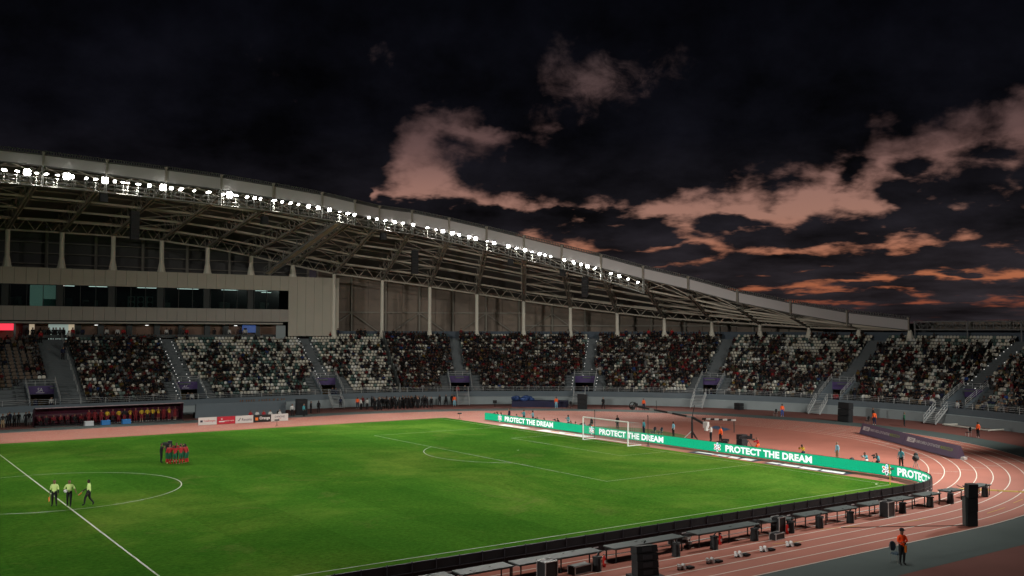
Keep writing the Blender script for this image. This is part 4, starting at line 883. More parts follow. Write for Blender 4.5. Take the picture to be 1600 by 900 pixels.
# seat shape: rounded back shell and tipped pan
def seat_mb(w=.43, hb=.42):
    m = MB(); prof = [(-.5,0),(.5,0),(.5,.72),(.40,.93),(.2,1),(-.2,1),(-.40,.93),(-.5,.72)]
    fr = [(x*w, .10+.05*y, .38+y*hb) for x, y in prof]; bk = [(x*w, .15+.07*y, .38+y*hb) for x, y in prof]; n = len(prof)
    m.add(fr+bk, [tuple(range(n)), tuple(range(n, 2*n))[::-1]]+[((i+1) % n, i, n+i, n+(i+1) % n) for i in range(n)])
    m.box((0,-.06,.40),(w,.34,.05), mi=1); m.box((0,.06,.19),(.08,.08,.38), mi=1); return m  # second slot: pan and leg carry the shade under the back as colour
def arrays(m):
    return np.array(m.v, np.float32), m.f
def stuff_mesh(name, protos, inst, material):
    # protos: list of (verts, faces, face colour classes); inst: (proto index, matrix 3x3*scale, loc, colours per class)
    V, L, LS, LT, C = [], [], [], [], []; vo = lo = 0
    for pi, rz, sc, loc, cols in inst:
        v, loops, ls, lt, cl = protos[pi]; c, s = math.cos(rz), math.sin(rz)
        q = v@np.array([[c, s, 0], [-s, c, 0], [0, 0, 1]], np.float32)*sc+np.array(loc, np.float32)
        V.append(q); L.append(loops+vo); LS.append(ls+lo); LT.append(lt); C.append(np.array(cols, np.float32)[cl]); vo += len(v); lo += len(loops)
    V = np.concatenate(V); L = np.concatenate(L); LS = np.concatenate(LS); LT = np.concatenate(LT); C = np.concatenate(C)
    me = bpy.data.meshes.new(name); me.vertices.add(len(V)); me.vertices.foreach_set('co', V.ravel()); me.loops.add(len(L)); me.loops.foreach_set('vertex_index', L.astype(np.int32))
    me.polygons.add(len(LS)); me.polygons.foreach_set('loop_start', LS.astype(np.int32)); me.polygons.foreach_set('loop_total', LT.astype(np.int32))
    at = me.attributes.new('tint', 'FLOAT_COLOR', 'FACE'); at.data.foreach_set('color', np.concatenate([C, np.ones((len(C), 1), np.float32)], 1).ravel().astype(np.float32))
    me.materials.append(material); me.update(calc_edges=True); me.validate(); return me
def proto_from_mesh(me):
    v = np.empty(len(me.vertices)*3, np.float32); me.vertices.foreach_get('co', v); lp = np.empty(len(me.loops), np.int32); me.loops.foreach_get('vertex_index', lp)
    ls = np.empty(len(me.polygons), np.int32); me.polygons.foreach_get('loop_start', ls); lt = np.empty(len(me.polygons), np.int32); me.polygons.foreach_get('loop_total', lt); mi = np.empty(len(me.polygons), np.int32); me.polygons.foreach_get('material_index', mi)
    return v.reshape(-1, 3), lp, ls, lt, mi
def tint_mat(name, rough):
    m = bpy.data.materials.new(name); m.use_nodes = True; G = NG(m.node_tree); a = G.n('ShaderNodeAttribute', attribute_name='tint'); b = m.node_tree.nodes['Principled BSDF']; G.link(a.outputs[0], b.inputs['Base Color']); b.inputs['Roughness'].default_value = rough; b.inputs['Specular IOR Level'].default_value = .25; return m
M_seatst, M_crowdst = tint_mat('seat_plastic_tinted', .5), tint_mat('crowd_clothing', .85)
seat_me = {c: seat_mb(.56 if c == 'brown' else .43, .44 if c == 'brown' else .42).mesh('seat', [mat('seat_'+c, SEATC[c], .5), mat('seat_pan_'+c, tuple(.3*q for q in SEATC[c]), .5)]) for c in SEATC}  # pan colour darkened to stand for shade between the rows
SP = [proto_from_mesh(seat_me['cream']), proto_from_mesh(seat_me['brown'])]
def inview(t, k, r, z):
    x, y, d = campx(P(t, r, z+.5)); return (8 < x < 1592), d
cand = sorted([(inview(*e[:4])[1], i) for i, e in enumerate(emp) if inview(*e[:4])[0]]); ind = set(i for _, i in cand[:300])
WORD = {'cream':'cream','white':'white','sage':'sage green','teal':'dark green','brown':'brown padded'}
for i in ind:
    t, k, r, z, vip, c = emp[i]
    tag(link('stadium_seat', seat_me[c], None, P(t, r, z), rot_in(t)), 'empty %s seat, %s row up, %s' % (WORD[c], ordinal(k+1), block_name(t)), 'seat', 'empty %s seats %s' % (WORD[c], block_name(t)))
inst = []
for j, (t, k, r, z, vip, c) in enumerate(emp+occ):
    if j < len(emp) and j in ind: continue
    cc = tuple(np.array(SEATC[c])*random.uniform(.85, 1.08)); inst.append((1 if vip else 0, rot_in(t), 1., P(t, r, z), [cc, tuple(.3*q for q in cc)]))  # pan tint repeats that painted shade
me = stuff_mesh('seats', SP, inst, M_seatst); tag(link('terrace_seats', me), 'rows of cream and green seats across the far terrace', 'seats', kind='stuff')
# spectators: a light seated body and three variations
POSES['sit2'] = dict(sit); POSES['sit2'].update(lean(sit, .28, piv=(0,0,.51)))
POSES['sit3'] = dict(sit); POSES['sit3'].update(eL=(.26,-.10,.84),wL=(.10,-.25,1.0),pL=(.05,-.27,1.05),eR=(-.26,-.10,.84),wR=(-.10,-.25,1.0),pR=(-.05,-.27,1.05))
lites = [body(pz, False, 0, True) for pz in ('sit','sit2','sit3','stand')]
CP = [proto_from_mesh(m_) for m_ in lites]
BODY_L = {pz: m_ for pz, m_ in zip(('sit','sit2','sit3','stand'), lites)}
SH = ['red']*2+['darkred']*5+['maroon']*4+['black']*12+['dgrey']*7+['white']*4+['grey']*6+['navy']*5+['blue','mustard','slate','brown','olive']+['black']*8
def outfit():
    sh = random.choice(SH); pa = random.choice(['black','navy','dgrey','dgrey','grey','brown','navy','khaki']); sk = random.choice(SKINS); hr = random.choice(['hair']*12+['darkred','grey','brown'])
    return sh, pa, sk, hr
def cols(o):
    sh, pa, sk, hr = o; arm = sh if random.random() < .55 else sk; dk = random.uniform(.22, .6); return [tuple(dk*q for q in PAL[c_]) for c_ in (sk, hr, sh, arm, pa, pa, 'black')]
cand = sorted([(inview(*e[:4])[1], i) for i, e in enumerate(occ) if inview(*e[:4])[0]]); ind = set(i for _, i in cand[:70])
inst = []; CW = {'dgrey':'dark grey','darkred':'dark red'}
for j, (t, k, r, z, vip, c) in enumerate(occ):
    o = outfit(); stand = random.random() < .05; pi = 3 if stand else random.choice((0, 0, 1, 2)); p = P(t, r-.02-(.35 if stand else 0), z); rz = rot_in(t)+random.uniform(-.35, .35); sc = random.uniform(.86, 1.02)
    if j in ind:
        ob = link('person', lites[pi], None, p, rz); ob.scale = (sc,)*3
        for q, cn in enumerate((o[2], o[3], o[0], o[0], o[1], o[1], 'black')): s = ob.material_slots[q]; s.link = 'OBJECT'; s.material = clo(cn)
        w = CW.get(o[0], o[0]); st = 'standing' if stand else 'seated'
        tag(ob, 'spectator in %s top %s in row %s up %s' % (w, st, ordinal(k+1), block_name(t)), 'person', 'spectators in %s %s %s' % (w, st, block_name(t)))
    else: inst.append((pi, rz, sc, p, cols(o)))
me = stuff_mesh('crowd', CP, inst, M_crowdst); tag(link('spectator_crowd', me), 'crowd of seated spectators filling the far terrace', 'crowd', kind='stuff')
# people standing on the concourse at the top and on the aisles
def lite_person(pz, p, rz, sh, pa, label, group=None, sk=None, hr='hair', sc=1.):
    ob = link('person', BODY_L[pz], None, p, rz); ob.scale = (sc,)*3; sk = sk or random.choice(SKINS)
    for q, cn in enumerate((sk, hr, sh, sh, pa, pa, 'black')): s = ob.material_slots[q]; s.link = 'OBJECT'; s.material = clo(cn)
    return tag(ob, label, 'person', group)
ztop = RZ0+(NROW-1)*RISE
for px_, sh in ((9.2,'black'),(9.9,'black'),(10.9,'black'),(11.3,'dgrey'),(11.9,'black'),(12.5,'black'),(12.9,'black'),(13.4,'dgrey'),(13.9,'black')): lite_person('stand', (px_, 75.2+random.uniform(0,.8), ztop), random.uniform(-.4,.4), sh, 'black', 'person in dark clothes standing on the concourse before the lit rooms', 'people on the left concourse')
lite_person('stand', (15.0, 75.3, ztop), .1, 'red', 'dgrey', 'person in red top on the concourse before the lit doorway'); lite_person('stand', (16.3, 75.2, ztop), 0, 'navy', 'black', 'person in navy standing beside the right edge of the lit room')
for x_, sh, lb in ((8.4,'red','at the head of the wide left aisle'),(11.2,'black','halfway up the wide left aisle'),(12.0,'white','in white at the top of the wide left aisle'),(10.6,'navy','descending the wide left aisle')):
    kk = {8.4:17,11.2:14,12.0:17,10.6:12}[x_]; lite_person('stand', (x_+2.2, R0+kk*TREAD, RZ0+kk*RISE+.02), .2, sh, 'black', 'person standing %s, %s top' % (lb, sh))
lite_person('stand', (14.8, R0+2*TREAD, RZ0+2*RISE+.1), .2, 'darkred', 'navy', 'person in red and navy low on the wide left aisle')
for i_ in range(12): lite_person('stand', (random.uniform(18, 44), 75.0+random.uniform(0,1.2), ztop), random.uniform(-.5,.5), random.choice(['black','red','white','navy','dgrey']), 'black', 'person standing in the hospitality recess under the building', 'people in the hospitality recess')
for i_, t_ in enumerate((6.6,8.2,8.8,9.4,10.2,13.2,13.7,26.4,48.5,51.5,52.2,53.1,53.8,54.6,101.5,102)): lite_person('stand', P(t_, 75.1, ztop), rot_in(t_)+random.uniform(-.5,.5), random.choice(['red','darkred','black','navy']) if i_ < 14 else 'orange', 'black', 'person standing behind the top row %s' % block_name(t_), 'people standing behind the top row %s' % block_name(t_))
for v, num in VOMS[:8]:
    for q in range(2): lite_person('stand', P(v+random.uniform(-.8,.8), R0+.6+q*.9, 1.24), rot_in(v), random.choice(['red','white','navy','black']), 'navy', 'person standing in the mouth of tunnel %s' % NUMW[num], 'people in tunnel %s' % num)
# ================================================================== perimeter screens
LX, LYN, LR = 56.15, -38.5, 7.5
L1 = 29.0-(LYN+LR); L2 = LR*math.pi/2
def led(s, off=0., z=0.):       # distance along the screen from its far end; off = towards the pitch
    if s <= L1: return Vector((LX-off, 29.0-s, z))
    if s <= L1+L2: a = (s-L1)/LR; rr = LR-off; return Vector((LX-LR+rr*math.cos(a), LYN+LR-rr*math.sin(a), z))
    return Vector((LX-LR-(s-L1-L2), LYN+off, z))
M_green = mat('green_screen', (.0,.02,.01), .5, emit=(.0,.40,.19), es=1.12); M_wled = mat('white_screen_text', (.2,.2,.2), .5, emit=(.93,.97,.95), es=1.0)
M_cab = mat('screen_cabinet_black', (.011,.011,.015), .6, .2, 4); M_cabl = mat('cabinet_label', (.42,.43,.46), .5); M_cabh = mat('cabinet_rib', (.035,.036,.045), .5)
ledo = empty('perimeter_screen', (LX, 0, 0), label='green LED advertising screen running behind the goal and along the near touchline', cat='screen')
W = 1.28; ncab = int((L1+L2+75)/W)
for k in range(ncab):
    s0, s1 = k*W, (k+1)*W-.004; m = MB(); mid = (s0+s1)/2; curved = L1 < s1 and s0 < L1+L2; n = 3 if curved else 1
    ss = [s0+(s1-s0)*j/n for j in range(n+1)]
    rings = [[led(s, .0, .06), led(s, .0, 1.0), led(s, -.12, 1.0), led(s, -.12, .06)] for s in ss]
    m.sweep(rings, close=True, caps=True); cab = inv(m.build('screen_cabinet', M_cab), ledo)
    m = MB(); m.sweep([[led(s, .006, .10), led(s, .006, .985)] for s in ss][::-1]); inv(m.build('screen_face', M_green), cab)
    if s1 > L1:
        m = MB(); a = led(mid, -.14, .55); b1, b2 = led(s0+.03, -.135, .55), led(s1-.03, -.135, .55); m.beam(b1, b2, .05, .03); m.beam(led(s0+.02,-.125,.08), led(s0+.02,-.125,.98), .03, .02); m.beam(led(s0+.0,-.06,1.0), led(s0+.0,-.06,1.05), .05, .05)
        inv(m.build('back_rib', M_cabh), cab)
        m = MB(); c0, c1 = led(mid-.16,-.128,.30), led(mid+.16,-.128,.30); m.beam(c0, c1, .012, .06); inv(m.build('cabinet_label', M_cabl), cab)
def led_text(txt, s0, wid, h, zc, bold):
    me = text_mesh(txt, wid, h, bold, 0., 1.04); bmx = bmesh.new(); bmx.from_mesh(me)
    for v in bmx.verts: v.co = led(s0+wid/2+v.co.x, .016, zc+v.co.y)
    bmx.to_mesh(me); bmx.free(); me.materials.clear(); me.materials.append(M_wled); inv(link('lettering', me), ledo)
EMB = [M_wled, mat('emblem_navy', (.0,.0,.0), .5, emit=(.012,.02,.08), es=1.), mat('emblem_orange', (0,0,0), .5, emit=(.75,.16,.05), es=1.), mat('emblem_blue', (0,0,0), .5, emit=(.16,.55,.80), es=1.), mat('emblem_red', (0,0,0), .5, emit=(.45,.03,.08), es=1.)]
def emblem(sc):
    m = MB()
    def disc(ds, dz, a, b, rot, mi, off):
        pts = [led(sc+ds+a*math.cos(q)*math.cos(rot)-b*math.sin(q)*math.sin(rot), off, .54+dz+a*math.cos(q)*math.sin(rot)+b*math.sin(q)*math.cos(rot)) for q in np.linspace(0, 2*math.pi, 12, endpoint=False)]
        m.add(pts[::-1], [tuple(range(12))], mi)
    for k in range(6):
        a = k*math.pi/3+.5; disc(.30*math.cos(a), .26*math.sin(a), .20, .13, a, 0, .014); disc(.31*math.cos(a), .27*math.sin(a), .12, .07, a, (1,3,2,4,1,2)[k], .018)
    disc(0, 0, .17, .17, 0, 0, .022); 
    for k in range(5): a = k*1.2566; disc(.09*math.cos(a), .09*math.sin(a), .04, .04, 0, 1, .026)
    inv(m.build('emblem', EMB), ledo)
for ys, ye in ((24.3,14.0),(5.4,-5.0),(-13.6,-23.8),(-32.3,-42.5)): led_text('PROTECT THE DREAM', 29-ys, ys-ye, .64, .535, .046)
for ye in (25.4,6.7,-12.55,-31.25): emblem(29-ye)

# ================================================================== goal and corner flag
M_goal = mat('goal_white', (.80,.80,.78), .4); M_net = mat('net_cord', (.26,.27,.26), .8)
goal = empty('goal', (52.5, 0, 0), label='white football goal with net at the far end of the pitch', cat='goal')
def gpart(m, n, mm): o = m.build(n, mm); o.parent = goal; return o
for y in (-3.66, 3.66): gpart(MB().tube((.0,y,0),(.0,y,2.44),.065,n=10), 'post', M_goal)
gpart(MB().tube((0,-3.66,2.44),(0,3.66,2.44),.065,n=10), 'crossbar', M_goal)
for y in (-3.66, 3.66): gpart(MB().tube((0.03,y,.03),(1.8,y,.03),.035,n=6), 'ground_bar', M_goal)
gpart(MB().tube((1.8,-3.66,.03),(1.8,3.66,.03),.035,n=6), 'ground_bar', M_goal)
m = MB()
for j in range(26):
    y = -3.66+7.32*j/25; m.beam((0,y,2.42),(1.7,y,2.25),.010); m.beam((1.7,y,2.25),(1.8,y,.05),.010)
for j in range(12): z = .05+2.2*j/11; m.beam((1.8-.1*j/11,-3.66,z),(1.8-.1*j/11,3.66,z),.010)
for y in (-3.66, 3.66):
    for j in range(7): m.beam((.25*j,y,2.42-.025*j),(.25*j,y,.05),.010)
    for j in range(9): m.beam((0,y,.05+.28*j),(1.75,y,.05+.26*j),.010)
for j in range(6): m.beam((.3*j,-3.66,2.42-.03*j),(.3*j,3.66,2.42-.03*j),.010)
o = gpart(m, 'net', M_net)
M_yel = mat('yellow_post', (.75,.50,.04), .5)
for y, lab in ((3.9, 'tall dark net pole behind the left goalpost'), (-4.7, 'tall dark net pole behind the right goalpost')):
    e = empty('net_pole', (54.3, y, 0), 0, lab, 'pole'); MB().tube((0,0,0),(0,0,3.1),.035,n=8).build('pole', M_cam, e); MB().tube((0,0,.0),(0,0,.06),.22,.2,10).build('base', M_cam, e); MB().beam((0,0,3.0),(-.0,(-1 if y < 0 else 1)*.0+.1,3.1),.05).build('hook', M_cam, e)
cf = empty('corner_flag', (52.55,-34.0,0), 0, 'yellow corner flag post at the near right corner', 'flag'); MB().tube((0,0,0),(0,0,1.55),.03,n=8).build('post', M_yel, cf)
m = MB(); q = [Vector((0,.03,1.52)),Vector((0,.03,1.10)),Vector((.05,.10,1.0)),Vector((.05,.14,1.30))]; e_ = Vector((.01,0,0)); m.add([v-e_ for v in q]+[v+e_ for v in q], MB.BF); m.build('pennant', M_yel, cf)
def mic(x, y, lab):
    e = empty('microphone_stand', (x, y, 0), 0, lab, 'microphone')
    for a in (0, 2.1, 4.2): MB().tube((0,0,.25),(.25*math.cos(a),.25*math.sin(a),.01),.015,n=5).build('leg', M_cam, e)
    MB().tube((0,0,.2),(0,0,.75),.018,n=6).build('pole', M_cam, e); MB().tube((-.28,0,.8),(.28,0,.8),.09,.09,8).build('windshield', M_cam, e)
mic(30.9,36.3,'microphone in a furry windshield beside the far touchline, left one'); mic(53.9,31.6,'microphone on a low stand at the far corner of the pitch'); mic(55.2,-32.3,'microphone on a stand beside the corner flag')

# ================================================================== sponsor boards and the purple A-board
M_bwhite = mat('board_white', (.66,.66,.64), .5, .05, 1); M_bred = mat('board_red', (.50,.018,.04), .5, .05, 1); M_bblk = mat('board_black', (.015,.015,.016), .5); M_txtd = mat('text_dark', (.03,.03,.06), .5); M_txtr = mat('text_red', (.5,.03,.03), .5); M_txtw = mat('text_white', (.75,.75,.75), .5); M_txto = mat('text_orange', (.85,.20,.02), .5); M_lblue = mat('text_blue', (.05,.12,.35), .5)
BW = 2.27
for k, (bm_, col, lab) in enumerate(((M_bwhite,'w','white board with grey and red lettering, leftmost of five by the far track'),(M_bred,'r','red board with white lettering, second of five by the far track'),(M_bwhite,'x','white board with a tick mark, middle of five by the far track'),(M_bblk,'o','black board with an orange square and white lettering by the far track'),(M_bwhite,'d','white board with dark lettering, rightmost of five by the far track'))):
    e = empty('advertising_board', (24.6+BW*k, 42.9-.06*k, 0), 0, lab, 'board'); MB().box((0,.03,.50),(BW-.03,.06,.92)).build('panel', bm_, e)
    for s in (-.8, .8): MB().beam((s,.06,.8),(s,.5,.0),.05).build('prop', M_frame, e)
    F = lambda x, z: face_frame((x,-.006,z), (1,0,0))
    if col == 'w': text('lettering', 'TotalEnergies', 1.45, .30, M_txtr, F(.22,.5), e, .01); MB().box((-.75,-.004,.5),(.3,.008,.25)).build('logo', M_txtd, e)
    if col == 'r':
        text('lettering', 'royal air maroc', 1.2, .22, M_txtw, F(.38,.42), e, .01); m = MB()
        for q in range(5): a = q*1.257; m.add([(-.55+.05*math.cos(a+1.57),-.006,.66+.05*math.sin(a+1.57)),(-.55+.16*math.cos(a),-.006,.66+.16*math.sin(a)),(-.55+.05*math.cos(a-1.57),-.006,.66+.05*math.sin(a-1.57))], [(0,1,2)])
        m.build('logo', M_txtw, e); MB().box((-.55,-.004,.36),(.7,.008,.14)).build('logo', M_txtw, e)
    if col == 'x': text('lettering', 'Rexona', 1.25, .34, M_txtd, F(.3,.48), e, .006); m = MB(); m.beam((-.80,-.006,.42),(-.70,-.006,.32),.01,.07); m.beam((-.70,-.006,.32),(-.50,-.006,.70),.01,.07); m.build('logo', M_txtd, e)
    if col == 'o': text('lettering', 'Orange', 1.35, .48, M_txtw, F(.32,.50), e, .03); MB().box((-.72,-.004,.46),(.36,.008,.36)).build('logo', M_txto, e)
    if col == 'd': text('lettering', 'DANONE', 1.3, .26, M_txtd, F(0,.62), e, .006); MB().box((0,-.004,.34),(.4,.008,.04)).build('logo', M_txtr, e)
pa, pb = Vector((82.8,-9.7,0)), Vector((71.2,-28.7,0)); d = (pb-pa); ln = d.length; d.normalize(); ang = math.atan2(d.y, d.x); M_plum = mat('plum_vinyl', (.165,.125,.205), .6, .06, .6); M_lime = mat('text_lime', (.30,.46,.06), .5)
ab = empty('event_banner', pa, ang, 'long plum coloured double event banner standing on the bend', 'banner')
for k in range(2):
    x0 = k*ln/2; m = MB(); m.add([(x0+.02,-.45,0),(x0+ln/2-.02,-.45,0),(x0+ln/2-.02,0,1.18),(x0+.02,0,1.18),(x0+.02,.45,0),(x0+ln/2-.02,.45,0)], [(0,1,2,3),(5,4,3,2),(0,3,4),(1,5,2)]); m.build('banner_panel', M_plum, ab)
    up = Vector((0,.45,1.18)).normalized(); F = lambda x, h: face_frame(Vector((x0+x,-.45,0))+up*h+Vector((0,-.012,.005)), (1,0,0), up)
    text('lettering', "WOMEN'S AFRICA CUP OF NATIONS", 5.2, .30, M_txtw, F(4.9,.72), ab, .012); text('lettering', 'MOROCCO 24', 2.3, .30, M_lime, F(8.8,.72), ab, .012); text('lettering', 'CAF', .8, .30, M_plum, face_frame(Vector((x0+1.6,-.45,0))+up*.72+Vector((0,-.022,.008)), (1,0,0), up), ab, .02)
    m = MB(); c = Vector((x0+1.45,-.45,0))+Vector((0,-.014,.005)); m.quad(c+Vector((-.85,0,0))+up*.50, c+Vector((.85,0,0))+up*.50, c+Vector((.85,0,0))+up*.95, c+Vector((-.85,0,0))+up*.95); m.build('logo_plate', M_txtw, ab)
tag(MB().box((0,0,.12),(.5,.35,.24)).build('sandbag', M_bwhite, None, False, pb+d*.5), 'small white weight at the near end of the plum banner', 'weight')

# ================================================================== dugout
M_dug = mat('dugout_maroon', (.050,.010,.022), .5, .2, 1); M_dugr = mat('dugout_roof_edge', (.26,.20,.22), .5); M_seatm = mat('dugout_seat', (.10,.012,.025), .6)
dug = empty('dugout', (15.4, 52.0, 0), -.02, 'long maroon substitutes shelter in front of the wall at left', 'shelter')
LN = 17.2
m = MB(); prof = [(0,1.0,.05),(0,1.15,1.4),(0,.9,2.0),(0,.2,2.22),(0,-.75,2.28)]
m.sweep([[(-LN/2,y,z) for _,y,z in prof],[(LN/2,y,z) for _,y,z in prof]]); m.build('shell', M_dug, dug)
MB().box((0,-.78,2.29),(LN,.1,.10)).build('roof_edge', M_dugr, dug); MB().box((0,.1,.05),(LN,2.0,.10)).build('plinth', M_frame, dug)
for s in (-1, 1): m = MB(); m.add([(s*LN/2,1.0,.05),(s*LN/2,1.15,1.4),(s*LN/2,.9,2.0),(s*LN/2,.2,2.22),(s*LN/2,-.75,2.28),(s*LN/2,-.4,.05)], [tuple(range(6))]); m.build('end_panel', M_dug, dug)
for k in range(9): x = -LN/2+LN*k/8; MB().beam((x,-.7,2.24),(x,.95,1.95),.06).build('rib', M_frame, dug)
sm_ = MB(); sm_.box((0,.4,.45),(.5,.5,.1)); sm_.box((0,.66,.85),(.5,.1,.75), taper=.9); sme = sm_.mesh('seat', M_seatm)
for k in range(26): link('seat', sme, dug, (-LN/2+.5+.648*k, 0, 0))
def dpos(x, y): return (15.4+x, 52.0+y, .1)
for k in range(10): person('sit', (15.4-LN/2+.6+.78*k, 52.35, .12), -math.pi/2+random.uniform(-.3,.3), random.choice(['maroon','darkred','black']), 'black', 'substitute in dark red tracksuit seated in the left half of the dugout', 'substitutes seated in the dugout', scale=.97)
for k, sh in enumerate(('darkred','darkred','darkred','yellow','darkred','yellow','black','yellow','darkred','yellow','yellow','yellow','yellow','darkred','yellow','darkred')):
    x = -2.6+.68*k; w = 'yellow bib' if sh == 'yellow' else 'dark red kit' if sh == 'darkred' else 'black'
    person(random.choice(['stand','clap','stand']), (15.4+x, 51.5+random.uniform(-.15,.2), .1), -math.pi/2+random.uniform(-.4,.4), sh, random.choice(['darkred','black']), 'substitute in %s standing in the right half of the dugout' % w, 'substitutes in %s standing in the dugout' % w, arm='darkred' if sh == 'yellow' else sh, skin='skin_dark' if k % 2 else 'skin_mid', shin='skin_mid' if k % 3 == 0 else None, shoe='white')
M_cool = mat('cooler_blue', (.02,.17,.45), .5); M_cw = mat('cooler_white', (.5,.52,.54), .5)
for x, mm, lb in ((12.6, M_cw, 'grey white cool box in front of the dugout'), (14.5, M_cool, 'blue drinks cooler left of its twin before the dugout'), (16.9, M_cool, 'blue drinks cooler right of its twin before the dugout')):
    e = empty('cool_box', (x, 50.6, 0), .1, lb, 'cool box'); MB().box((0,0,.24),(1.0,.55,.48), taper=.95).build('tub', mm, e); MB().box((0,0,.52),(1.04,.58,.09), taper=.9).build('lid', mm if mm is M_cw else M_cool, e)
# people left of the dugout
for x, y, sh, pa_, pz in ((3.6,52.9,'black','khaki','stand'),(4.2,53.6,'black','black','stand'),(5.0,54.2,'dgrey','black','stand'),(5.5,54.6,'black','dgrey','stand'),(6.2,54.0,'black','black','walk'),(3.0,54.0,'black','black','stand'),(2.3,53.4,'dgrey','black','stand'),(6.7,55.2,'black','grey','stand'),(7.3,55.4,'black','black','stand'),(4.7,55.8,'navy','black','stand')):
    person(pz, (x, y, 0), -1.9+random.uniform(-.6,.6), sh, pa_, 'person in khaki trousers and black top left of the dugout' if pa_ == 'khaki' else 'staff member in dark clothes standing left of the dugout', None if pa_ == 'khaki' else 'staff left of the dugout')

# ================================================================== stewards in orange, police, players' helpers
def steward(x, y, n, pz='stand', pants='navy', label='', chair=True):
    o = person(pz, (x, y, .01), toward((x, y), (35, -10))+random.uniform(-.3,.3), 'brightorange', pants, 'steward in orange bib '+label, None, 'brightorange', pants, 'white' if n % 2 else 'black', SKINS[n % 4])
    return o
M_chairb = mat('chair_blue_fabric', (.035,.06,.085), .8); M_chairf = mat('chair_frame', (.42,.42,.40), .4, metal=.6)
def chair(x, y, rz, label, blue=True):
    e = empty('folding_chair', (x, y, .01), rz, label, 'chair'); mm = M_chairb if blue else M_black
    MB().box((0,0,.46),(.44,.44,.07), taper=.94).build('seat', mm, e)
    m = MB(); pts = [(.21*math.sin(a)*1.0, .24+.03*(1-math.cos(a)), .78+.24*-math.cos(a)) for a in np.linspace(0, 2*math.pi, 14, endpoint=False)]; m.add(pts+[(p[0], p[1]+.05, p[2]) for p in pts], [tuple(range(14)), tuple(range(14, 28))[::-1]]+[((i+1) % 14, i, 14+i, 14+(i+1) % 14) for i in range(14)]); m.build('backrest', mm, e)
    for sx in (-.2, .2):
        MB().tube((sx,-.2,.44),(sx*1.05,-.24,0),.013,n=6).build('leg', M_chairf, e); MB().tube((sx,.2,.44),(sx*1.05,.26,0),.013,n=6).build('leg', M_chairf, e)
        MB().tube((sx,.2,.44),(sx*1.05,.27,.95),.013,n=6).build('back_frame', M_chairf, e)
    return e
steward(27.1,53.3,0,label='between dugout and sponsor boards'); steward(50.6,55.6,1,label='left of the police group'); steward(64.7,51.1,1,pants='lblue',label='below tunnel twenty-five'); steward(75.4,39.2,1,pants='lblue',label='in front of the blue landing mat'); steward(83.9,29.0,0,label='behind the camera crane arm'); steward(92.3,10.1,1,pants='blue',label='between tunnels twenty-three and twenty-two on the outer track'); steward(92.5,-4.4,1,label='behind the plum banner'); steward(89.3,-19.9,1,pants='black',label='at the far right by the folded frames')
for x, y, lb in ((83.0,29.6,'beside the steward behind the crane'),(91.6,10.7,'beside the steward between tunnels twenty-three and twenty-two'),(92.2,-3.6,'beside the steward behind the banner'),(89.6,-18.6,'beside the steward at the far right'),(77.2,38.0,'beside the blue landing mat')): chair(x, y, toward((x,y),(35,-10))+math.pi/2, 'dark chair '+lb, False)
grd = person('fold', (30.8,-49.6,.01), -1.95, 'orange', 'black', 'security guard in bright orange jacket and black cap with folded arms', None, 'orange', 'black', fingers=True, scale=1.03)
M_capm = mat('cap_black', (.012,.012,.014), .7); m = MB(); m.ball((0,-.01,1.70), .115, 12, 8, sc=(1,1.08,.85)); m.box((0,-.15,1.69),(.15,.12,.015)); cp = m.build('cap', M_capm, grd, True)
MB().box((0,-.02,1.07),(.30,.25,.05)).build('belt', mat('belt_grey', (.12,.12,.13), .6), grd); MB().box((.10,-.17,.80),(.09,.05,.34)).build('hanging_lanyard', M_txto, grd)
chair(31.04,-49.15,-1.75+math.pi/2, 'banquet chair with blue oval back behind the guard')
pol = []
while len(pol) < 46:
    f = random.random(); x = 51.6+f*9.4; y = 50.6-f*0.4+random.uniform(0, 4.2)
    if all((x-a)**2+(y-b)**2 > .16 for a, b in pol): pol.append((x, y))
for x, y in pol: person(random.choice(['stand','stand','walk']), (x, y, 0), random.uniform(-2.4,-.6), 'black', 'black', 'officer in black uniform in the dense group along the wall', 'officers in the dense group', skin=random.choice(SKINS), hair='black', scale=random.uniform(.95,1.06))
for x, y, pz, lb, sh in ((63.4,53.4,'walk','man in black striding right of the officers, left of the pair','black'),(64.4,53.2,'walk','man in black walking right of the officers, right of the pair','black'),(80.6,34.4,'walk','man in black striding past the tall black board','black'),(50.2,53.6,'stand','man in white shirt at the left edge of the officers','white'),(51.0,53.2,'stand','man in white shirt second from the left of the officers','white'),(48.6,57.2,'stand','man in navy left of the stair under tunnel twenty-six','navy'),(52.4,57.6,'stand','man in dark red by the stair right of tunnel twenty-six','darkred'),(53.6,57.0,'stand','man in black by the stair right of tunnel twenty-six','black'),(97.0,-1.0,'stand','man in black against the wall behind the plum banner','black'),(94.0,-7.6,'stand','man in dark green against the wall right of the banner end','green'),(65.6,53.4,'stand','man in black beside the stair below tunnel twenty-five','black'),(41.6,51.6,'stand','man in black right of the speaker stack','black'),(43.0,52.2,'stand','man in black second right of the speaker stack','black'),(39.0,47.8,'stand','photographer in teal bib before the speaker stack','teal'),(37.6,48.4,'stand','person in white top left of the speaker stack','white')):
    person(pz, (x, y, .0), random.uniform(-2.4,-.7), sh, 'black', lb, skin=random.choice(SKINS))
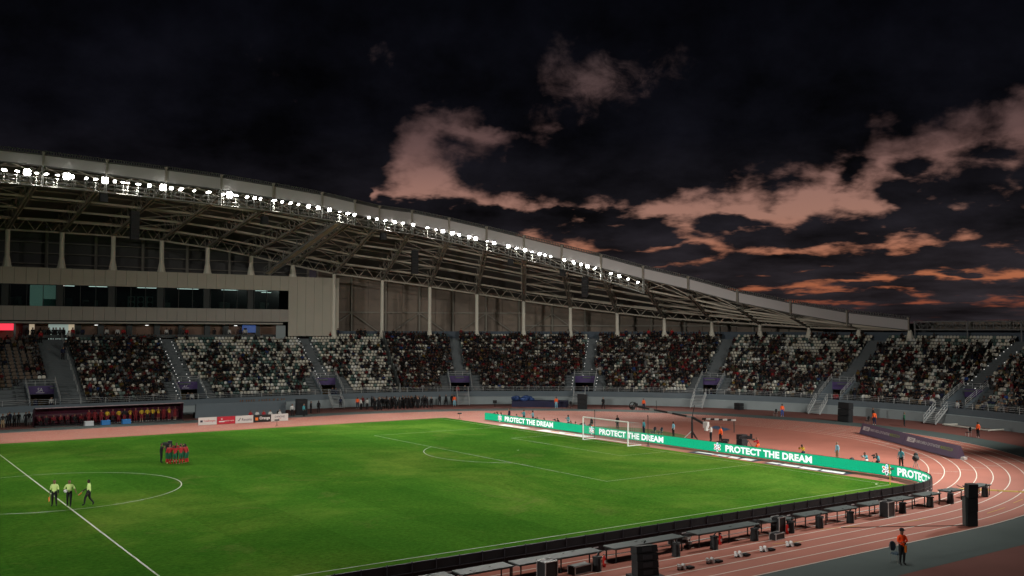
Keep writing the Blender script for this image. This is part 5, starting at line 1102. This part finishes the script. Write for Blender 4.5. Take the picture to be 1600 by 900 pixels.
# tunnel side wall with officers behind, speaker stack
tw = tag(MB().box((32.3,53.2,.95),(12.4,.25,1.9)).build('tunnel_side_wall', M_wallU), 'free-standing grey wall behind the seated substitutes', 'wall')
for k in range(16): person('stand', (32.6+.42*k+random.uniform(-.1,.1), 54.3+random.uniform(0,.8), .35), -math.pi/2+random.uniform(-.4,.4), 'black', 'black', 'officer in black looking over the free-standing grey wall', 'officers behind the free-standing wall', hair='black')
e = empty('speaker_stack', (39.8,50.6,0), -.2, 'tall black loudspeaker stack beside the free-standing wall', 'loudspeaker')
for k in range(3): MB().box((0,0,.35+.72*k),(1.5,.9,.70)).build('cabinet', M_black, e)
for k, x in enumerate((31.6,32.4,33.2,34.0)): person('sit', (x, 47.6-.45*k*.5, .02), -math.pi/2-.2, 'red' if k % 2 == 0 else 'white', 'black', 'ball kid in %s seated on the bench behind the boards' % ('red' if k % 2 == 0 else 'white'), 'ball kids in %s on the bench' % ('red' if k % 2 == 0 else 'white'), scale=.9)
e = empty('bench', (32.8,47.6,0), -.25, 'low orange bench behind the sponsor boards', 'bench'); MB().box((0,0,.40),(3.6,.4,.07)).build('seat', M_txto, e)
for s in (-1.5, 1.5): MB().box((s,0,.18),(.08,.36,.36)).build('leg', M_frame, e)
person('sit', (35.0,46.2,.0), -1.2, 'white', 'yellow', 'person in white hat and top sitting right of the bench', hair='white', scale=.95); chair(35.0,46.3,-1.2+math.pi/2,'chair right of the orange bench', False)
for x, y, lb in ((26.6,54.4,'left of the steward by the boards'),(28.6,55.0,'right of the steward by the boards')): e = empty('monitor_speaker', (x,y,0), .2, 'black monitor speaker on the ground '+lb, 'loudspeaker'); MB().box((0,0,.35),(.7,.6,.7), taper=.8).build('cabinet', M_black, e); MB().box((0,-.28,.35),(.5,.04,.5)).build('grille', M_blackgrille, e)
# landing mats, boards, speakers on the bend
M_mat = mat('navy_mat', (.018,.02,.06), .6, .2, 1); d = Vector((5.9,-5.6,0)); ang = math.atan2(d.y, d.x); e = empty('landing_mat', (75.6,43.6,0), ang, 'dark blue high jump landing mat against the far bend wall', 'mat')
MB().box((0,0,.40),(8.4,3.2,.80)).build('mat_block', M_mat, e); MB().box((0,0,.84),(8.5,3.25,.07)).build('cover', M_mat, e)
m = MB()
for k in range(14): m.ball((-2.8+random.uniform(-1.6,1.4), random.uniform(-.6,.8), 1.0+random.uniform(0,.35)), random.uniform(.25,.5), 7, 5, sc=(1.3,1,.7))
tag(m.build('tarpaulin_heap', mat('blue_tarp', (.02,.05,.16), .5, .4, 1), None, True, (75.6,43.6,0), ang), 'crumpled blue tarpaulin heaped on the landing mat', 'tarpaulin')
def stackspk(x, y, rz, w, h, lab, wedge=0., dd=.8):
    e = empty('standing_loudspeaker', (x,y,0), rz, lab, 'loudspeaker'); n = max(2, round(h/.8))
    for k in range(n): o = MB().box((0,0,0),(w,dd,h/n-.03), taper=1.-.05*wedge).build('cabinet', M_black, e); o.location = (0, wedge*.10*k, h/n*(k+.5)); o.rotation_euler = (-.06*wedge*k, 0, 0); MB().box((0,-dd/2-.01,0),(w*.9,.03,h/n-.12)).build('grille', M_blackgrille, o)
    return e
stackspk(92.8,.2,-1.7,1.9,2.5,'big black loudspeaker on the outer track left of the banner',.6); stackspk(96.2,21.6,-1.6,1.2,1.0,'small black loudspeaker against the wall between tunnels twenty-three and twenty-two'); stackspk(77.9,36.0,-.8,1.4,2.2,'tall black loudspeaker by the stair below tunnel twenty-four')
e = empty('monitor_speaker', (69.6,47.2,0), -.6, 'small black speaker on a stand at the bend wall between tunnels twenty-five and twenty-four', 'loudspeaker'); MB().box((0,0,.75),(.6,.4,.45)).build('cabinet', M_black, e); MB().beam((0,0,0),(0,0,.55),.1).build('stand', M_black, e)
M_frw = mat('frame_white', (.55,.54,.48), .5); e = empty('folded_goal_frame', (99.0,-13.5,0), 0, 'white folded goal frame lying on the outer apron at far right', 'frame')
for p, q in (((.0,3.8,.12),(-2.2,-3.4,.12)),((-2.2,-3.4,.12),(1.2,-4.2,.12)),((0,3.8,.12),(2.9,2.4,.12)),((2.9,2.4,.12),(1.2,-4.2,.14))): MB().tube(p, q, .10, n=8).build('bar', M_frw, e)

# ================================================================== photographers and crew behind the goal
def crew(n, pz, x, y, sh, pants, label, arm=None, hair='hair', face=None):
    return person(pz, (x, y, .01), face if face is not None else math.pi+random.uniform(-.35,.35), sh, pants, label, None, arm, skin=SKINS[n % 4], hair=hair)
CREW = [('crouch',57.2,27.4,'black','black','photographer in black crouching at the far end of the green screen'),('crouch',57.0,26.2,'dgrey','black','photographer in grey crouching second from the far end of the screen'),('stand',57.3,25.0,'navy','navy','person in navy standing behind the first emblem of the screen'),('crouch',57.4,23.2,'teal','black','photographer in teal bib crouching above the first lettering, left one'),('hold',57.8,22.4,'teal','dgrey','photographer in teal bib standing stooped above the first lettering'),('hold',57.9,20.6,'lblue','black','photographer in light blue bib aiming a camera above the first lettering'),
 ('crouch',57.0,18.2,'dgrey','black','photographer in grey low behind the middle of the first lettering'),('crouch',57.0,16.8,'black','black','photographer in black low behind the end of the first lettering'),('crouch',58.2,15.6,'black','dgrey','photographer in black bending right of the first lettering'),('hold',57.8,13.2,'teal','white','photographer in teal bib standing between the first two letterings'),('crouch',57.4,12.0,'brown','black','photographer in brown crouching between the first two letterings'),('crouch',57.2,10.8,'white','black','photographer in white crouching left of the goal'),('crouch',57.5,9.6,'teal','black','photographer in teal bib kneeling just left of the goal post'),('stand',58.2,9.3,'black','black','person in black standing just left of the goal post'),('crouch',57.4,8.0,'brightorange','orange','ball kid in orange squatting behind the left goal post'),
 ('stand',62.2,9.4,'black','black','person in black standing on the lawn behind the goal'),('stand',60.9,3.3,'teal','navy','photographer in blue bib standing behind the goal net'),('stand',62.2,-.1,'lblue','black','photographer in pale blue bib left of the camera crane'),('hold',62.6,-5.4,'white','black','crane operator in white shirt beside the crane'),('stand',62.4,-7.0,'brightorange','black','crane operator in orange vest right of the crane'),('crouch',61.4,-13.0,'red','brightorange','camera operator in red seated at the broadcast camera'),('crouch',60.4,-19.4,'yellow','navy','photographer in yellow bib crouching right of the third lettering'),('stand',60.4,-23.2,'lblue','khaki','photographer in pale blue bib and cap standing behind the bare green screen'),('crouch',60.2,-26.4,'teal','white','photographer in teal bib crouching near the corner, left one'),('crouch',60.6,-27.3,'teal','black','photographer in teal bib and black jacket near the corner, right one'),('stand',61.0,-29.3,'teal','black','photographer in teal and yellow bib standing near the screen corner')]
for n, (pz, x, y, sh, pa_, lab) in enumerate(CREW):
    o = crew(n, pz, x, y, sh, pa_, lab, arm='black' if 'jacket' in lab else 'white' if sh in ('teal','lblue') and n % 2 else None, hair='khaki' if 'cap' in lab else 'hair')
    if pz == 'crouch' and n % 2 == 0: camera_on(rotpt(o, (0,-.60,.98)), o.rotation_euler.z-math.pi/2, 'small black camera held up by the photographer in '+sh+' behind the screen', False)
for x, y, lb in ((61.0,1.9,'left'),(61.3,1.1,'right')): chair(x, y, math.pi/2+math.pi, 'grey chair facing the goal behind the net, %s of two' % lb)
# broadcast camera on its mount, bags
M_cream2 = mat('pale_device', (.42,.43,.42), .5); M_bag = mat('camera_bag', (.03,.035,.035), .8)
def bigcam(x, y, face, lab):
    e = empty('broadcast_camera', (x,y,0), face-math.pi/2, lab, 'camera')
    for a in (0.3, 2.4, 4.5): MB().tube((0,0,.8),(.5*math.cos(a),.5*math.sin(a),.02),.03,n=6).build('tripod_leg', M_cam, e)
    MB().box((0,-.1,1.08),(.26,.6,.32)).build('camera_body', M_cam, e); MB().box((0,.55,1.10),(.24,.75,.24), taper=.95).build('box_lens', M_cam, e); MB().box((.0,-.3,1.34),(.22,.2,.2)).build('viewfinder', M_cam, e); return e
bigcam(61.2,-11.9,2.6,'broadcast camera with a box lens behind the third lettering'); cv = empty('covered_camera', (61.3,-30.5,0), .3, 'broadcast camera under a black rain cover near the screen corner', 'camera'); MB().ball((0,0,1.0),.34,10,7,sc=(1.4,.8,.8)).build('rain_cover', M_bag, cv, True); MB().ball((.22,.05,1.25),.2,8,6).build('viewfinder_cover', M_bag, cv, True)
for a in (0.3, 2.4, 4.5): MB().tube((0,0,.9),(.35*math.cos(a),.35*math.sin(a),.02),.03,n=6).build('tripod_leg', M_cream2, cv)
for x, y, lb in ((60.2,-24.9,'near the corner photographers'),(58.6,-17.9,'behind the third lettering'),(58.5,-3.2,'behind the second lettering'),(58.3,17.6,'behind the first lettering')):
    e = empty('equipment_bag', (x,y,0), .4, 'dark equipment bag on the track '+lb, 'bag'); MB().ball((0,0,.28),.3,10,7,sc=(1.2,.8,.95)).build('bag_body', M_bag, e, True); MB().tube((-.15,0,.5),(.15,0,.5),.03,n=6).build('bag_handle', M_bag, e)
stackspk(62.8,-9.6,math.pi*.5,.8,1.1,'square black speaker on the ground right of the crane'); e = empty('equipment_heap', (61.6,-8.4,0), .3, 'black cables and cases heaped left of the square speaker', 'equipment')
for k in range(5): MB().box((random.uniform(-.8,.8),random.uniform(-.4,.4),.15+.1*k*.6),(random.uniform(.5,1.1),.5,.25),random.uniform(0,1)).build('case', M_cam, e)
# camera crane
M_alu_ = mat('crane_mark', (.22,.22,.22), .5); M_whitep = mat('crane_pale', (.45,.45,.43), .5)
base = Vector((62.6,-2.6,0)); e = empty('camera_crane', base, 0, 'black camera crane with a long arm reaching up left over the track', 'crane')
piv = Vector((0,0,2.35)); tip = Vector((1.7, 10.9, 2.75)); tail = Vector((-.4,-2.5,1.75))
for a in (.4, 2.5, 4.6): MB().tube((0,0,.9),(.9*math.cos(a),.9*math.sin(a),.05),.06,n=6).build('tripod_leg', M_cam if a != 2.5 else M_whitep, e)
MB().tube((0,0,.1),(0,0,2.35),.14,.09,8).build('column', M_cam, e); n = 12
for k in range(n): MB().beam(piv.lerp(tip, k/n), piv.lerp(tip, (k+.97)/n), .16, .2).build('arm_section', M_cam if k % 4 else M_alu_, e)
MB().beam(piv, tail, .18, .22).build('tail_arm', M_cam, e); MB().tube(piv, piv+Vector((.1,-.3,1.3)), .04, n=6).build('mast', M_cam, e); MB().tube(tip*.62+piv*.38, tip*.62+piv*.38+Vector((.1,.2,1.1)), .03, n=6).build('mast', M_cam, e)
m = MB(); m.box(tail, (.7,.5,.6), .5); m.box(tail+Vector((-.2,-.2,-.35)), (.3,.3,.5)); m.build('counterweight', M_whitep, e); m = MB(); m.tube(tip, tip+Vector((.1,.5,.45)), .08, n=8); m.tube(tip+Vector((.1,.5,.45)), tip+Vector((.15,1.0,-.1)), .06, n=8); m.build('head_bracket', M_cam, e); m = MB()
hc = tip+Vector((.15,1.0,.0))
for k in range(14): a, b = k*math.pi/7, (k+1)*math.pi/7; rt = Vector((r_.x, r_.y, 0)); m.tube(hc+rt*.34*math.cos(a)+Vector((0,0,.45*math.sin(a))), hc+rt*.34*math.cos(b)+Vector((0,0,.45*math.sin(b))), .06, n=6)
m.build('head_ring', M_cam, e); MB().box(hc+Vector((0,0,-.25)), (.4,.5,.35)).build('remote_camera', M_cam, e)
# steeplechase barrier and blue water cover
e = empty('steeplechase_barrier', (71.2,-.3,0), 0, 'white and black striped barrier beam on the inner bend', 'barrier'); dv = Vector((-1.0,1.9,0)).normalized()
for k in range(8): p = dv*(k*.5-.5); MB().beam(p+Vector((0,0,1.45)), p+dv*.49+Vector((0,0,1.40)), .16, .2).build('beam_segment', M_bwhite if k % 2 == 0 else M_cam, e)
for q in (-.3, 3.2): MB().beam(dv*q, dv*q+Vector((0,0,1.35)), .08).build('upright', M_frame, e)
tag(MB().add([(73.3,5.1,.02),(71.3,1.1,.02),(73.7,2.1,.02),(75.4,6.3,.02)], [(0,1,2,3)]).build('water_jump_cover', mat('blue_cover', (.05,.10,.18), .5)), 'flat blue cover on the track beside the striped barrier', 'cover')

# ================================================================== tables and gear along the near screen
M_tab = mat('grey_table_top', (.075,.090,.090), .55, .12, 1.2); M_leg = mat('table_leg', (.02,.02,.02), .6)
def table(x0, x1, y0, y1, label):
    cx, cy, lx, ly = (x0+x1)/2, (y0+y1)/2, x1-x0, y1-y0; e = empty('trestle_table', (cx,cy,.01), random.uniform(-.012,.012), label, 'table', 'grey tables along the near screen')
    MB().box((0,0,.74),(lx,ly,.05)).build('table_top', M_tab, e); MB().box((0,0,.69),(lx-.1,ly-.1,.05)).build('apron_frame', M_leg, e); n = 2 if lx < 3 else 3
    for i in range(n):
        for s in (-1, 1): MB().beam((-lx/2+.15+(lx-.3)*i/(n-1),s*(ly/2-.1),.69),(-lx/2+.15+(lx-.3)*i/(n-1),s*(ly/2-.1),0),.05).build('leg', M_leg, e)
    for k in range(3): x, y = random.uniform(-lx/2+.3,lx/2-.3), random.uniform(-.3,.3); MB().tube((x,y,.775),(x+random.uniform(-.25,.25),y+random.uniform(-.1,.1),.775),.012,n=5).build('taped_cable', M_leg, e)
TB = [(4.2,9.9,'long grey table cut by the lower edge of the picture, leftmost'),(10.3,13.1,'grey table second from the left at the lower edge'),(13.4,18.4,'long grey table behind the fan of flight cases, left of the line array'),(19.2,24.1,'long grey table just right of the line array'),(25.1,30.0,'long grey table behind the white starting blocks'),(30.9,33.0,'grey table just right of the table behind the starting blocks'),(33.9,36.1,'sixth grey table counted from the corner end'),(36.9,39.0,'fifth grey table counted from the corner end'),(40.1,42.0,'fourth grey table counted from the corner end, flight case under it'),(43.0,45.0,'third grey table counted from the corner end'),(46.1,48.1,'second grey table counted from the corner end'),(49.1,50.8,'grey table nearest the screen corner'),(52.2,54.4,'grey table alone beyond the screen corner')]
for x0, x1, lb in TB: table(x0, x1, -41.05, -40.1, lb)
def monitor(x, y, lab):
    e = empty('stage_monitor', (x,y,.01), random.uniform(-.5,.5), lab, 'loudspeaker', 'black barrel bins by the near tables'); MB().tube((0,0,0),(0,0,.62),.24,.20,10).build('bin_body', M_black, e); MB().box((0,-.02,.66),(.34,.34,.1)).build('bin_lid', M_black, e)
    MB().beam((-.12,0,.6),(.05,-.1,.9),.06).build('bin_handle', M_black, e)
for x, y, lb in ((37.7,-41.4,'under the fifth table from the corner'),(34.9,-41.3,'under the sixth table from the corner'),(29.1,-41.4,'under the right end of the long table by the starting blocks'),(25.7,-41.6,'under the left end of the long table by the starting blocks'),(22.9,-41.6,'under the long table right of the line array'),(17.6,-41.6,'under the long table left of the line array'),(46.5,-41.2,'under the second table from the corner'),(48.9,-41.2,'under the corner table'),(53.4,-41.1,'beside the table beyond the corner'),(43.1,-41.4,'under the third table from the corner'),(32.4,-41.2,'beside the red extinguisher'),(21.3,-40.9,'behind the line array')): monitor(x, y, 'black round bin '+lb)
M_alu = mat('aluminium_edge', (.45,.45,.45), .4, metal=.6); M_cream2 = mat('pale_device', (.42,.43,.42), .5)
def flight(x, y, rz, w, dd, h, lab, open_=False):
    e = empty('flight_case', (x,y,.01), rz, lab, 'case'); MB().box((0,0,h/2),(w,dd,h)).build('case_body', M_cam, e)
    for sx in (-1, 1):
        for sy in (-1, 1): MB().beam((sx*w/2,sy*dd/2,0),(sx*w/2,sy*dd/2,h),.04).build('edge', M_alu, e); MB().box((sx*(w/2-.04),sy*(dd/2-.04),h),(.12,.12,.05)).build('corner_cap', M_alu, e)
    for sy in (-1, 1): MB().beam((-w/2,sy*dd/2,h),(w/2,sy*dd/2,h),.04).build('edge', M_alu, e); MB().beam((-w/2,sy*dd/2,.02),(w/2,sy*dd/2,.02),.04).build('edge', M_alu, e)
    if open_: MB().box((0,-.0,h+.01),(w-.12,dd-.1,.03)).build('insert', M_cream2, e)
flight(41.3,-41.5,.1,.75,.6,.95,'black flight case with metal edges beside the fourth table from the corner'); flight(31.7,-40.9,.1,.6,.55,.95,'tall flight case between the two tables right of the starting blocks'); flight(30.4,-41.9,.1,.8,.45,.35,'low black flight case on the track behind the starting blocks'); flight(16.7,-41.4,.1,1.1,.5,.38,'open blue-edged flight case under the long table left of the line array', True); flight(14.6,-41.6,.1,.75,.6,.9,'black flight case with metal edges at the lower edge of the picture'); flight(25.0,-39.5,.0,.9,.5,.35,'open silver case standing between screen and table', True)
def gear(x, y, z, lab):
    e = empty('power_distributor', (x,y,z), .2, lab, 'equipment')
    for k in range(5): MB().box((random.uniform(-.25,.25),random.uniform(-.15,.15),.12+.16*k),(.32,.28,.15),random.uniform(-.5,.5)).build('unit', M_cream2 if k % 2 else M_cam, e)
gear(24.7,-40.7,.01,'stack of pale power units at the left end of the table by the starting blocks'); gear(30.3,-40.5,.01,'stack of pale power units at the right end of the table by the starting blocks'); gear(42.6,-40.5,.01,'pale connectors between the third and fourth tables from the corner')
M_ext = mat('extinguisher_red', (.45,.015,.012), .4)
for x, y, lb in ((26.8,-41.0,'under the long table by the starting blocks'),(32.0,-41.3,'standing by the tables right of the starting blocks'),(18.4,-41.2,'under the long table left of the line array')):
    e = empty('fire_extinguisher', (x,y,.01), 0, 'red fire extinguisher '+lb, 'extinguisher'); MB().tube((0,0,0),(0,0,.48),.085,n=10).build('cylinder', M_ext, e); MB().tube((0,0,.48),(0,0,.56),.08,.03,10).build('neck', M_ext, e); MB().box((0,0,.6),(.05,.14,.05)).build('valve', M_cam, e); MB().tube((0,-.08,.58),(.1,-.1,.2),.015,n=5).build('hose', M_cam, e); MB().box((0,-.085,.26),(.1,.01,.14)).build('sticker', M_bwhite, e)
for k, (x, y) in enumerate(((21.3,-43.9),(23.4,-43.8),(25.6,-43.65),(27.6,-43.6),(29.7,-43.6))):
    lb = ('leftmost','second from left','middle','fourth from left','rightmost')[k]; e = empty('starting_block', (x,y,.014), -.1, 'white starting block on the near lanes, %s of five' % lb, 'starting block')
    MB().box((0,0,.03),(.85,.10,.06)).build('rail', M_cam, e)
    for q, (xx, yy) in enumerate(((-.22,.16),(.06,.16),(-.10,-.14))): o = MB().box((0,0,.13),(.10,.20,.24), taper=.85).build('foot_pad', M_txtw, e); o.location = (xx, yy*.6, .03); o.rotation_euler = (0,-.45,0)
    MB().box((.3,0,.07),(.34,.36,.09)).build('base_plate', M_cam, e); MB().box((-.3,.05,.1),(.2,.16,.14), .4).build('speaker_box', M_txtw, e)
e = empty('line_array_stack', (18.6,-44.0,.01), math.pi*.93, 'black line array stack on the near lanes at the lower edge', 'loudspeaker')
for k in range(4): o = MB().box((0,0,0),(1.15,.62,.33), taper=.97).build('cabinet', M_black, e); o.location = (0,-.035*k*k*.35,.32+.34*k); o.rotation_euler = (.05*k,0,0); MB().box((0,-.32,0),(1.0,.03,.26)).build('grille', M_blackgrille, o); MB().box((0,.315,0),(.5,.02,.2)).build('rear_panel', mat('spk_rear', (.03,.03,.035), .5), o)
MB().box((0,0,.08),(1.5,1.1,.15)).build('base_frame', M_black, e)
e = stackspk(42.9,-46.2,2.6,.62,2.55,'tall black loudspeaker tower standing on the outer near lanes',.5,.5); MB().box((.40,.05,.9),(.14,.4,1.7)).build('side_rack', mat('side_rack_grey', (.04,.05,.05), .5), e)
# cable ramp and cables on the near track
M_ramp = mat('cable_ramp_yellow', (.42,.27,.05), .7, .15, 3); rp = empty('cable_ramp', (54.4,-36.6,.01), 0, 'yellow cable ramp crossing the lanes beyond the screen corner', 'cable ramp')
pts = [Vector((54.6,-38.4,0)), Vector((55.3,-38.2,0)), Vector((56.6,-40.3,0)), Vector((58.2,-42.6,0)), Vector((59.6,-44.6,0))]
for a, b in zip(pts[:-1], pts[1:]):
    for q in range(2): p0, p1 = a.lerp(b, q/2), a.lerp(b, (q+.96)/2); m = MB(); dv = (p1-p0).normalized(); s_ = Vector((-dv.y,dv.x,0)); m.add([p0-s_*.25,p0+s_*.25,p1+s_*.25,p1-s_*.25,p0-s_*.12+Vector((0,0,.07)),p0+s_*.12+Vector((0,0,.07)),p1+s_*.12+Vector((0,0,.07)),p1-s_*.12+Vector((0,0,.07))], MB.BF); inv(m.build('ramp_segment', M_ramp), rp)
def cable(pts, lab):
    m = MB()
    for a, b in zip(pts[:-1], pts[1:]): m.tube((*a,.025), (*b,.025), .02, n=5)
    tag(m.build('cable', M_cam), lab, 'cable')
cable([(36.0,-42.0),(38.2,-43.3),(40.4,-44.6),(41.6,-45.4),(42.6,-45.9)], 'black cable crossing the lanes to the loudspeaker tower'); cable([(20,-39.4),(26,-39.6),(33,-39.4),(40,-39.6),(48,-39.4)], 'black cable running along between screen and tables')
cable([(56.6,-37.0),(55.6,-38.2),(54.0,-39.3),(52.4,-39.8)], 'black cable bundle at the screen corner')

# ---- things that look alike are told apart by their place along the view
bpy.context.view_layer.update()
same = {}
for o in S.objects:
    if o.parent is None and 'label' in o and o.get('kind') != 'stuff': same.setdefault(o['label'], []).append(o)
for lb, os_ in same.items():
    if len(os_) < 2: continue
    for n, o in enumerate(sorted(os_, key=lambda o: campx(o.matrix_world.translation)[0])): o['label'] = (lb if len(lb.split()) < 14 else ' '.join(lb.split()[:13]))+', '+ordinal(n+1)+' from left'
